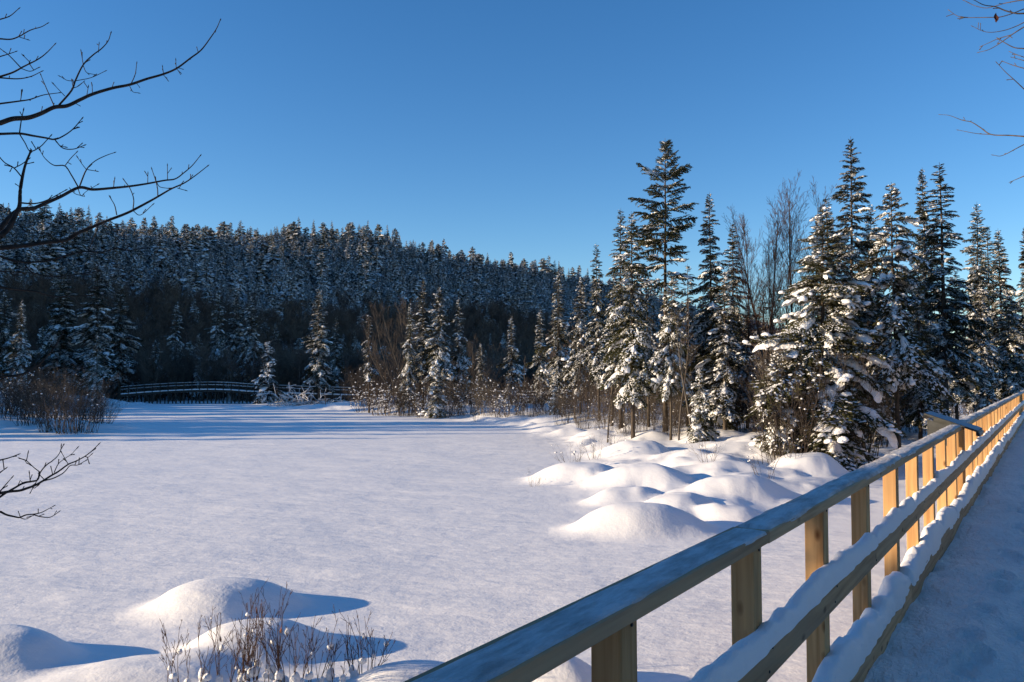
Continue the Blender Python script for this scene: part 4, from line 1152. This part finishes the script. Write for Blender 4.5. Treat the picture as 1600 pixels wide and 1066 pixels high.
# ------------------------------------------------------------------ arched footbridge and its approach
def footbridge(name, label, pts, trestle, seed, rail_h=1.05, width=2.0, bay=1.05):
    """pts: deck-top points (x, y, z) of the near edge; parts are real boards and posts"""
    r = rng_of(seed)
    pts = np.array(pts, float)
    seg = np.linalg.norm(np.diff(pts[:, :2], axis=0), axis=1); S = np.concatenate([[0], np.cumsum(seg)])
    def at(s): return np.array([np.interp(s, S, pts[:, k]) for k in range(3)])
    root = add_obj(name, None, loc=pts[0] * [1, 1, 0]); tag(root, label, "bridge")
    o0 = pts[0] * [1, 1, 0]
    ss = np.linspace(0, S[-1], max(2, int(S[-1] / bay) + 1))
    C = np.array([at(s) for s in ss]) - o0
    tang = np.gradient(C[:, :2], axis=0); tang /= np.linalg.norm(tang, axis=1)[:, None]
    nrm = np.stack([-tang[:, 1], tang[:, 0]], -1)
    nrm *= np.sign(nrm[:, 1:2] + 1e-9)                    # away from the camera
    def strip(off0, off1, z0, z1):
        """closed beam following the deck line between lateral offsets"""
        a = np.concatenate([C[:, :2] + nrm * off0, C[:, 2:] + z0], 1); b = np.concatenate([C[:, :2] + nrm * off1, C[:, 2:] + z0], 1)
        c = b + [0, 0, z1 - z0]; d = a + [0, 0, z1 - z0]
        V = np.stack([a, b, c, d], 1); n = len(V); idx = np.arange(n * 4).reshape(n, 4)
        Q = np.stack([idx[:-1], idx[1:], np.roll(idx[1:], -1, 1), np.roll(idx[:-1], -1, 1)], -1).reshape(-1, 4)
        Q = np.vstack([Q, idx[0][None, ::-1], idx[-1][None]])
        return V.reshape(-1, 3), Q
    def beam(nm, parent, mat, *a):
        v, q = strip(*a); return add_obj(nm, make_mesh(nm, v, quads=q, mats=[mat], smooth_shade=False), parent)
    deck = beam("deck", root, M_OLDWOOD, 0, width, -0.32, 0.0)
    sn = beam("deck_snow", deck, M_TSNOW, 0.03, width - 0.03, 0.003, 0.13); sn["kind"] = "stuff"
    for off in (0.0, width - 0.1):
        for (za, zb) in ((rail_h - 0.07, rail_h), (0.55, 0.68), (0.2, 0.30)):
            rl = beam("rail", root, M_OLDWOOD, off + 0.105, off + 0.155, za, zb)
            if za > 0.5:
                sn = beam("snow_cap", rl, M_TSNOW, off + 0.10, off + 0.16, zb + 0.003, zb + 0.035); sn["kind"] = "stuff"
    g = Geo(); v, q = box(-0.05, 0.05, -0.05, 0.05, -0.3, rail_h + 0.02); g.add(v, q=q, sm=False); pm = g.mesh("post", [M_OLDWOOD])
    for i in range(len(C)):
        for off in (0.05, width - 0.2 + 0.11):
            p = C[i, :2] + nrm[i] * off
            add_obj("post", pm, root, loc=(p[0], p[1], C[i, 2]))
        if trestle:
            hgt = C[i, 2] - 0.3
            if hgt > 0.5:
                for off in (0.15, width - 0.15):
                    g = Geo(); v, q = box(-0.07, 0.07, -0.07, 0.07, -0.3, hgt); g.add(v, q=q, sm=False)
                    p = C[i, :2] + nrm[i] * off
                    add_obj("trestle_leg", g.mesh("trestle_leg", [M_OLDWOOD]), root, loc=(p[0], p[1], 0))
                if i % 3 == 0 and i + 1 < len(C):
                    for (ya, yb) in ((0.1, hgt), (hgt, 0.1)):
                        a = np.array([*(C[i, :2] + nrm[i] * 0.07), ya]); b = np.array([*(C[i + 1, :2] + nrm[i + 1] * 0.07), yb])
                        v, q = tubes(np.array([[a, b]]), np.full((1, 2), 0.035), 4)
                        add_obj("brace", make_mesh("brace", v, quads=q, mats=[M_OLDWOOD], smooth_shade=False), root)
    return root
bp = [(188, 616.5), (225, 613.5), (265, 611), (300, 609.5), (330, 609), (360, 610), (385, 612), (420, 613.5), (470, 615.5), (520, 617), (556, 618)]
footbridge("footbridge", "long dark arched wooden footbridge on trestle legs across the far lake inlet", [at_depth(px, py, 113 + 0.004 * (px - 188)) for px, py in bp], True, 1)
footbridge("footbridge", "dark plank walkway with rails seen between trunks right of the point grove", [at_depth(px, py, Y) for px, py, Y in [(690, 627, 96), (760, 626, 93), (830, 627, 90), (900, 628, 88)]], False, 2)

# ------------------------------------------------------------------ brush pile at the point
def brush_pile():
    r = rng_of(8)
    p = on_plane(492, 632, 0.3); z = gz(p[0], p[1])
    e = add_obj("brush_pile", None, loc=(p[0], p[1], z - 0.05)); tag(e, "heap of fallen snow-dusted branches on the shore beside the lone broad spruce", "brush pile")
    n = 60
    base = np.stack([r.uniform(-4.2, 3.5, n), r.uniform(-1, 1, n), r.uniform(0.0, 0.5, n)], -1)
    d = np.stack([r.normal(size=n), r.normal(size=n) * 0.5, r.uniform(0.0, 0.5, n)], -1)
    P, rad = grow(r, base, d, r.uniform(1.5, 4.0, n), r.uniform(0.02, 0.05, n), 0.14, 7, -0.09)
    K = kids(r, P, rad, 9, 0.42, 40, 0.15, 0.1, -0.04)
    K2 = kids(r, *K, 4, 0.45, 40, 0.15, 0.1, -0.02, n=4)
    g = Geo()
    for a, b in ((P, rad), K, K2):
        v, q = tubes(a, np.maximum(b, 0.008), 3); g.add(v, q=q)
    st = g.mesh("branches", [M_TANTWIG]); o = add_obj("branches", st, e); o["kind"] = "stuff"
    s = Geo()
    up = lambda a: a + np.array([0, 0, 0.025])
    sel = r.random(len(K[0])) < 0.6
    v, q = tubes(up(K[0][sel]), np.maximum(K[1][sel] * 1.3, 0.022), 4); s.add(v, q=q)
    v, q = tubes(up(P), np.maximum(rad * 1.2, 0.03), 5); s.add(v, q=q)
    o = add_obj("snow", s.mesh("snow", [M_TSNOW]), e); o["kind"] = "stuff"
    # leaning dead pole
    a = at_depth(508, 620, 100); b = at_depth(480, 585, 101)
    e2 = add_obj("dead_pole", None, loc=(a[0], a[1], gz(a[0], a[1]))); tag(e2, "thin dead pole leaning out of the brush pile", "branch")
    off = np.array([a[0], a[1], gz(a[0], a[1])])
    v, q = polytube([np.array([0, 0, -0.2]), (a - off), (a + b) / 2 - off + [0.1, 0, 0.1], b - off], 0.06, 0.025, 5)
    add_obj("stem", make_mesh("stem", v, quads=q, mats=[M_TANTWIG]), e2)
brush_pile()

# ------------------------------------------------------------------ foreground shrubs with snow tufts
def fore_shrub(seed, px, py, n, H, spread, base_r, label, tufts, lowsnow, leaf=0):
    r = rng_of(seed)
    p = on_plane(px, py, 0.25); z = gz(p[0], p[1]); p = on_plane(px, py, z); z = gz(p[0], p[1])
    e = add_obj("bare_shrub", None, loc=(p[0], p[1], z)); tag(e, label, "shrub", "shrubs poking from the foreground snow")
    a = r.uniform(0, 6.28, n); rr = base_r * np.sqrt(r.random(n))
    base = np.stack([np.cos(a) * rr * 1.3, np.sin(a) * rr * 0.7, np.full(n, -0.15)], -1)
    d = np.stack([np.cos(a) * np.abs(r.normal(size=n)) * spread, np.sin(a) * np.abs(r.normal(size=n)) * spread * 0.6, np.ones(n)], -1)
    P, rad = grow(r, base, d, H * r.uniform(0.55, 1.05, n), r.uniform(0.0042, 0.0078, n), 0.07, 8, 0.03)
    K = kids(r, P, rad, 4, 0.42, 28, 0.25, 0.06, 0.08, n=6)
    K2 = kids(r, *K, 2, 0.4, 28, 0.2, 0.06, 0.06, n=4)
    g = Geo()
    for x, y in ((P, rad), K, K2):
        v, q = tubes(x, np.maximum(y, 0.0024), 4); g.add(v, q=q)
    add_obj("stems", g.mesh("stems", [M_REDTWIG]), e)
    # each tuft of snow caught in a fork is a part
    src = np.concatenate([P[:, 3:7].reshape(-1, 3), K[0][:, 1:4].reshape(-1, 3)])
    src = src[src[:, 2] > 0.15]
    for k in range(tufts):
        c = src[r.integers(0, len(src))]
        s = r.uniform(0.011, 0.030); tall = r.uniform(1.0, 2.2)
        w = BLOB3[r.integers(0, len(BLOB3))].copy(); w[:, 2] = np.where(w[:, 2] < 0, w[:, 2] * 2.2, w[:, 2])
        w = w * (1 - 0.22 * w[:, 2:3]) * [s, s, s * tall]
        add_obj("snow_tuft", make_mesh("snow_tuft", w, tris=FB3, mats=[M_TSNOW]), e, loc=c, rot=(r.normal() * .2, r.normal() * .2, 0))
    low = P[:, 1:3].reshape(-1, 3)
    g = Geo()
    for k in range(lowsnow):
        c = low[r.integers(0, len(low))] + [0, 0, r.uniform(-0.05, 0.1)]
        s = r.uniform(0.02, 0.06)
        w = BLOB2[r.integers(0, len(BLOB2))].copy(); w[:, 2] = np.where(w[:, 2] < 0, w[:, 2] * 2.0, w[:, 2])
        g.add(w * [s, s, s * r.uniform(0.8, 1.9)] + c, t=FB2)
    if lowsnow:
        o = add_obj("snow", g.mesh("snow", [M_TSNOW]), e); o["kind"] = "stuff"
    for k in range(leaf):
        c = P[r.integers(0, n), 6]
        t = np.linspace(0, 1, 6); wv = np.sin(t * np.pi) ** 0.8 * 0.014
        V = np.concatenate([np.stack([-wv, 0.006 * np.sin(t * 5), -t * 0.085], -1), np.stack([0 * t, 0.012 * np.sin(t * 3), -t * 0.09], -1), np.stack([wv, 0.008 * np.cos(t * 4), -t * 0.085], -1)])
        q = [(i, i + 1, i + 7, i + 6) for i in range(5)] + [(6 + i, 7 + i, 13 + i, 12 + i) for i in range(5)]
        add_obj("dry_leaf", make_mesh("dry_leaf", V, quads=q, mats=[M_LEAF]), e, loc=c, rot=(0.2, 0.3 * r.normal(), r.uniform(0, 6)))
fore_shrub(21, 292, 1085, 7, 1.0, 0.16, 0.15, "leftmost bare shrub of the foreground clump, spindly and branching", 3, 6)
fore_shrub(22, 355, 1075, 10, 1.05, 0.16, 0.20, "spindly bare shrub second from left in the foreground clump", 4, 8, 1)
fore_shrub(23, 408, 1072, 19, 1.2, 0.12, 0.22, "tallest dense bare shrub in the middle of the foreground clump, with a curled leaf", 6, 14, 2)
fore_shrub(24, 462, 1070, 14, 1.10, 0.17, 0.22, "bare shrub with white snow tufts at the right of the foreground clump", 6, 14)
fore_shrub(25, 505, 1075, 5, 0.85, 0.18, 0.16, "rightmost bare shrub of the foreground clump, low and thin", 3, 8)
fore_shrub(26, 572, 1045, 13, 0.78, 0.18, 0.13, "separate small shrub with upright snow tufts right of the foreground clump", 3, 8)

# ------------------------------------------------------------------ overhanging bare branches, left and right
def branch_tree(name, label, trunk_xy, trunk_h, trunk_r, groups, depth0, seed, mat, root_px, toward):
    """groups: list of branches, each a list of (polyline px, r0, r1); depth varies along each one"""
    r = rng_of(seed)
    x, y = trunk_xy; z = gz(x, y)
    e = add_obj(name, None, loc=(x, y, z)); tag(e, label, "tree")
    off = np.array([x, y, z])
    hs = np.linspace(-0.3, trunk_h, 12)
    bend = np.cumsum(r.normal(size=(12, 2)) * 0.035, axis=0); bend -= bend[1]
    v, q = tubes(np.stack([bend[:, 0], bend[:, 1], hs], -1)[None], (trunk_r * (1 - 0.8 * np.clip(hs / trunk_h, 0, 1)))[None], 9)
    add_obj("trunk", make_mesh("trunk", v, quads=q, mats=[mat]), e)
    for gi, grp in enumerate(groups):
        g = Geo()
        dep = depth0 + r.uniform(-0.5, 0.7)
        slope = r.uniform(0.0015, 0.0035) * toward
        for bi, (pl, r0, r1) in enumerate(grp):
            pts = [at_depth(px, py, dep + (px - root_px) * slope) for px, py in pl]
            n = len(pts)
            if bi == 0 or abs(pl[0][0] - root_px) < 4:
                # carry the limb out of the frame back to the trunk
                p0 = pts[0]
                hz = np.clip(p0[2] - z - 0.5 - 0.1 * gi, 0.5, trunk_h - 0.3)
                tx = np.array([x + np.interp(hz, hs, bend[:, 0]), y + np.interp(hz, hs, bend[:, 1]), z + hz])
                mid = tx * 0.45 + p0 * 0.55; mid[2] -= 0.08
                pts = [tx, mid] + pts; rr0 = r0 * 1.35
                vv, qq = polytube(np.array(pts[:3]) - off, rr0, r0, 6, 5); g.add(vv, q=qq)
                pts = pts[2:]
            vv, qq = polytube(np.array(pts) - off, r0, r1, 6 if r0 > 0.006 else 4, 5); g.add(vv, q=qq)
            # buds and short spurs along the twig, and at its tip
            P = np.array(pts) - off
            for t in r.uniform(0.15, 1.0, max(1, int(len(P) * 0.55))):
                i = min(int(t * (len(P) - 1)), len(P) - 2); f = t * (len(P) - 1) - i
                b = P[i] * (1 - f) + P[i + 1] * f; tn = P[i + 1] - P[i]; tn /= np.linalg.norm(tn) + 1e-9
                d = tn * 0.7 + r.normal(size=3) * 0.5 + [0, 0, 0.25]; d /= np.linalg.norm(d)
                ln = r.uniform(0.012, 0.05)
                vv, qq = tubes(np.array([[b, b + d * ln * 0.6, b + d * ln]]), np.array([[0.0026, 0.0022, 0.0030]]), 4); g.add(vv, q=qq)
            tipd = P[-1] - P[-2]; tipd /= np.linalg.norm(tipd) + 1e-9
            vv, qq = tubes(np.array([[P[-1] - tipd * 0.004, P[-1] + tipd * 0.006, P[-1] + tipd * 0.018]]), np.array([[r1, r1 * 1.7, r1 * 0.4]]), 5); g.add(vv, q=qq)
        add_obj("branch", g.mesh("branch", [mat]), e)
    return e

def Z1(*p): return [(a / 2.96, b / 2.96) for a, b in p]
def Z2(*p): return [(a / 2.805, 320 + b / 2.805) for a, b in p]
def Z8(*p): return [(a / 5.92, 660 + b / 5.92) for a, b in p]
def ZR(*p): return [(1450 + a / 3.553, b / 3.553) for a, b in p]
T1, T2, T3 = 0.0052, 0.0036, 0.0026
LG = [
    [(Z1((0, 570), (60, 550), (130, 545), (190, 525), (250, 497), (310, 490), (370, 462), (430, 435), (520, 408), (600, 392), (680, 365), (750, 345), (815, 318), (880, 270), (930, 232), (970, 180), (1000, 135), (1018, 95)), 0.016, 0.0026),
     (Z1((270, 490), (330, 420), (350, 370), (385, 300), (430, 255), (470, 225), (500, 190), (512, 155)), 0.007, 0.0024),
     (Z1((342, 375), (310, 372), (280, 355)), T3, 0.0018), (Z1((345, 375), (420, 360), (485, 330)), T3, 0.0018), (Z1((385, 300), (375, 240)), T3, 0.002),
     (Z1((385, 305), (400, 335), (435, 345)), T3, 0.0018), (Z1((330, 410), (360, 400), (385, 380)), T3, 0.0018), (Z1((250, 490), (215, 410), (190, 350)), T2, 0.002),
     (Z1((300, 445), (248, 390)), T3, 0.002), (Z1((605, 390), (625, 345), (632, 295)), T2, 0.002), (Z1((600, 400), (615, 425), (638, 430)), T3, 0.0018),
     (Z1((757, 345), (752, 312)), T3, 0.002), (Z1((757, 348), (773, 368)), T3, 0.0018), (Z1((815, 318), (813, 280)), T3, 0.002), (Z1((815, 318), (832, 334)), T3, 0.0018),
     (Z1((400, 448), (408, 404)), T3, 0.002), (Z1((428, 436), (426, 398)), T3, 0.002), (Z1((455, 243), (458, 205)), T3, 0.0018)],
    [(Z1((0, 355), (60, 335), (110, 308), (175, 275), (215, 245), (252, 207)), 0.006, 0.002), (Z1((95, 312), (40, 255), (0, 225)), T2, 0.002), (Z1((100, 318), (140, 330), (175, 315)), T3, 0.002),
     (Z1((0, 360), (80, 365), (140, 355), (190, 332)), 0.0045, 0.002), (Z1((140, 290), (110, 260)), T3, 0.002)],
    [(Z1((0, 180), (50, 182), (90, 168), (140, 140), (190, 125), (217, 110)), 0.005, 0.002), (Z1((90, 172), (125, 183)), T3, 0.002), (Z1((0, 90), (45, 75), (85, 42)), 0.004, 0.002), (Z1((0, 262), (40, 250), (70, 240)), T2, 0.002)],
    [(Z1((0, 480), (90, 468), (140, 460), (200, 440), (272, 430)), 0.005, 0.002), (Z1((95, 465), (102, 425)), T3, 0.002)],
    [(Z1((0, 620), (90, 618), (150, 628), (210, 638), (255, 645), (300, 625), (340, 595), (378, 550)), 0.007, 0.0022), (Z1((255, 648), (290, 685), (340, 690), (388, 673)), T2, 0.002),
     (Z1((258, 655), (280, 675), (300, 680)), T3, 0.002), (Z1((90, 618), (98, 560), (108, 512)), T2, 0.002), (Z1((90, 620), (115, 660), (140, 700), (185, 680), (215, 650), (233, 630)), T2, 0.002)],
    [(Z2((0, 140), (40, 100), (75, 30), (86, 0)) + Z1((95, 870), (115, 770), (140, 705)), 0.015, 0.005), (Z1((105, 825), (65, 778), (25, 755), (0, 730)), T2, 0.0026), (Z1((65, 778), (100, 760), (130, 738)), T3, 0.002),
     (Z1((88, 938), (160, 942), (220, 925), (300, 882)), 0.0045, 0.002)],
    [(Z1((0, 1060), (40, 1010), (90, 970), (150, 965), (200, 945), (280, 910), (365, 868), (430, 877), (520, 870), (600, 862), (680, 850), (760, 835), (810, 828), (850, 800), (890, 765), (925, 722)), 0.014, 0.0024),
     (Z1((362, 866), (330, 810), (300, 768), (250, 765), (210, 735), (185, 697)), 0.005, 0.002), (Z1((300, 768), (325, 735), (353, 706)), T3, 0.002), (Z1((368, 862), (400, 785), (440, 745), (490, 720), (527, 707)), 0.005, 0.002),
     (Z1((400, 785), (380, 760), (360, 730)), T3, 0.002), (Z1((405, 785), (445, 792)), T3, 0.002), (Z1((360, 870), (375, 905), (400, 885), (450, 855)), T3, 0.002), (Z1((525, 868), (530, 830)), T3, 0.002),
     (Z1((683, 850), (684, 806)), T3, 0.002), (Z1((775, 832), (774, 768)), T3, 0.002), (Z1((320, 868), (345, 895), (375, 905)), T3, 0.002)],
    [(Z2((0, 190), (100, 180), (200, 165), (290, 155), (340, 125), (400, 100), (470, 70), (560, 35)) + Z1((680, 938), (730, 910), (790, 875), (850, 848), (900, 815), (958, 770)), 0.014, 0.0024),
     (Z1((615, 970), (618, 920), (600, 870), (575, 835)), T2, 0.002), (Z1((730, 908), (728, 870), (718, 830), (703, 785)), T2, 0.002), (Z1((540, 995), (530, 950), (510, 915)), T2, 0.002),
     (Z1((725, 845), (740, 865), (780, 872)), T3, 0.002), (Z1((820, 870), (855, 880)), T3, 0.002), (Z1((615, 975), (650, 995), (705, 948)), T3, 0.002), (Z2((430, 95), (410, 150), (390, 195)), T3, 0.002), (Z2((480, 70), (505, 85), (555, 85)), T3, 0.002)],
    [(Z2((0, 225), (60, 245), (120, 252), (210, 245), (300, 220), (370, 205), (450, 208), (515, 190), (560, 200), (640, 190)), 0.006, 0.002), (Z2((110, 265), (150, 300), (250, 315), (340, 305), (430, 290)), T2, 0.002), (Z2((80, 85), (120, 120), (200, 125)), T3, 0.002)],
    [(Z2((0, 360), (80, 372), (160, 380), (230, 400), (320, 400), (400, 395)), 0.006, 0.002), (Z2((0, 290), (60, 295), (140, 300)), T2, 0.002)],
    [(Z2((0, 755), (90, 745), (150, 715), (200, 670), (240, 620), (270, 570)), 0.006, 0.0024), (Z2((205, 665), (228, 640), (245, 660)), T3, 0.002)],
    [(Z8((0, 655), (90, 640), (180, 632), (250, 610), (330, 580), (400, 540), (470, 495), (540, 455), (630, 390), (700, 360), (780, 318), (850, 265), (910, 205)), 0.0075, 0.002),
     (Z8((0, 690), (60, 650), (130, 610), (220, 560), (290, 548), (350, 530), (375, 460), (430, 395), (480, 360), (530, 315), (560, 265), (565, 225)), 0.006, 0.0018),
     (Z8((375, 465), (310, 415), (245, 355), (190, 335)), T3, 0.0018), (Z8((245, 355), (258, 290)), T3, 0.0018), (Z8((500, 465), (540, 385), (600, 335), (660, 295), (712, 240)), T3, 0.0018), (Z8((630, 385), (600, 335), (570, 280)), T3, 0.0018),
     (Z8((410, 540), (500, 515), (590, 465), (650, 400), (720, 395), (790, 355)), T2, 0.0018), (Z8((300, 600), (320, 608), (345, 590)), T3, 0.0018), (Z8((280, 545), (272, 475)), T3, 0.0018), (Z8((785, 316), (815, 322), (842, 300)), T3, 0.0016)],
    [(Z8((0, 825), (60, 855), (130, 872), (180, 880), (240, 857), (310, 850), (380, 835), (440, 805), (490, 778)), 0.007, 0.0018), (Z8((310, 853), (370, 872), (450, 880), (500, 860), (538, 832)), T2, 0.0018), (Z8((190, 885), (240, 895), (300, 865)), T3, 0.0018)],
    [(Z8((0, 640), (50, 580), (105, 517)), T2, 0.0018), (Z8((0, 350), (80, 330), (160, 300)), T2, 0.0018), (Z8((0, 465), (45, 432)), T2, 0.0018)],
]
branch_tree("bare_tree", "dark bare maple reaching twigs in from the left edge of the view", (-4.3, 1.7), 7.6, 0.13, LG, 4.3, 3, M_DARKTWIG, 0, 1)
RG = [
    [(ZR((533, 75), (490, 75), (430, 60), (375, 38), (310, 28), (255, 0)), 0.0050, 0.002)],
    [(ZR((533, 0), (480, 8), (420, 20), (370, 35), (320, 45), (260, 32), (200, 3)), 0.0042, 0.0018)],
    [(ZR((533, 50), (470, 75), (400, 95), (340, 97), (270, 98), (190, 97), (150, 82), (120, 60)), 0.0038, 0.0016)],
    [(ZR((533, 125), (480, 150), (420, 170), (350, 180), (300, 172), (250, 148)), 0.0036, 0.0016)],
    [(ZR((533, 150), (470, 190), (400, 240), (340, 275), (285, 290)), 0.0045, 0.0016), (ZR((465, 193), (390, 215), (345, 235), (300, 255)), 0.003, 0.0016), (ZR((533, 270), (480, 265), (430, 240), (390, 215)), 0.0036, 0.0018)],
    [(ZR((533, 380), (470, 362), (420, 343)), 0.003, 0.0016), (ZR((533, 318), (490, 303), (460, 290)), 0.0026, 0.0014), (ZR((533, 337), (500, 328), (470, 320)), 0.0026, 0.0014)],
    [(ZR((533, 495), (480, 445), (430, 400), (385, 352)), 0.0032, 0.0016)],
    [(ZR((533, 758), (450, 752), (350, 747), (290, 708), (240, 678), (190, 668), (120, 642), (70, 637)), 0.0050, 0.0014), (ZR((350, 747), (270, 742), (170, 723)), 0.003, 0.0016)],
    [(ZR((533, 803), (490, 825), (440, 852), (400, 867), (365, 862)), 0.0034, 0.0016)],
    [(ZR((533, 978), (500, 992), (463, 1008)), 0.0034, 0.0016)],
]
rt = branch_tree("bare_tree", "bare birch reaching thin tan twigs in at the upper right", (5.9, 4.6), 9.0, 0.12, RG, 5.2, 6, M_TANTWIG, 1600, -1)
lf_p = at_depth(1556.5, 20, 5.3)
t = np.linspace(0, 1, 7); wv = np.sin(t * np.pi) ** 0.8 * 0.013
V = np.concatenate([np.stack([-wv, 0.008 * np.sin(t * 5), -t * 0.062], -1), np.stack([0.004 * np.sin(t * 6), 0.012 * np.sin(t * 3), -t * 0.066], -1), np.stack([wv, 0.010 * np.cos(t * 4), -t * 0.062], -1)])
q = [(i, i + 1, i + 8, i + 7) for i in range(6)] + [(7 + i, 8 + i, 15 + i, 14 + i) for i in range(6)]
lo = add_obj("dry_leaf", make_mesh("dry_leaf", V, quads=q, mats=[M_LEAF]), rt, loc=tuple(lf_p - np.array(rt.location)))
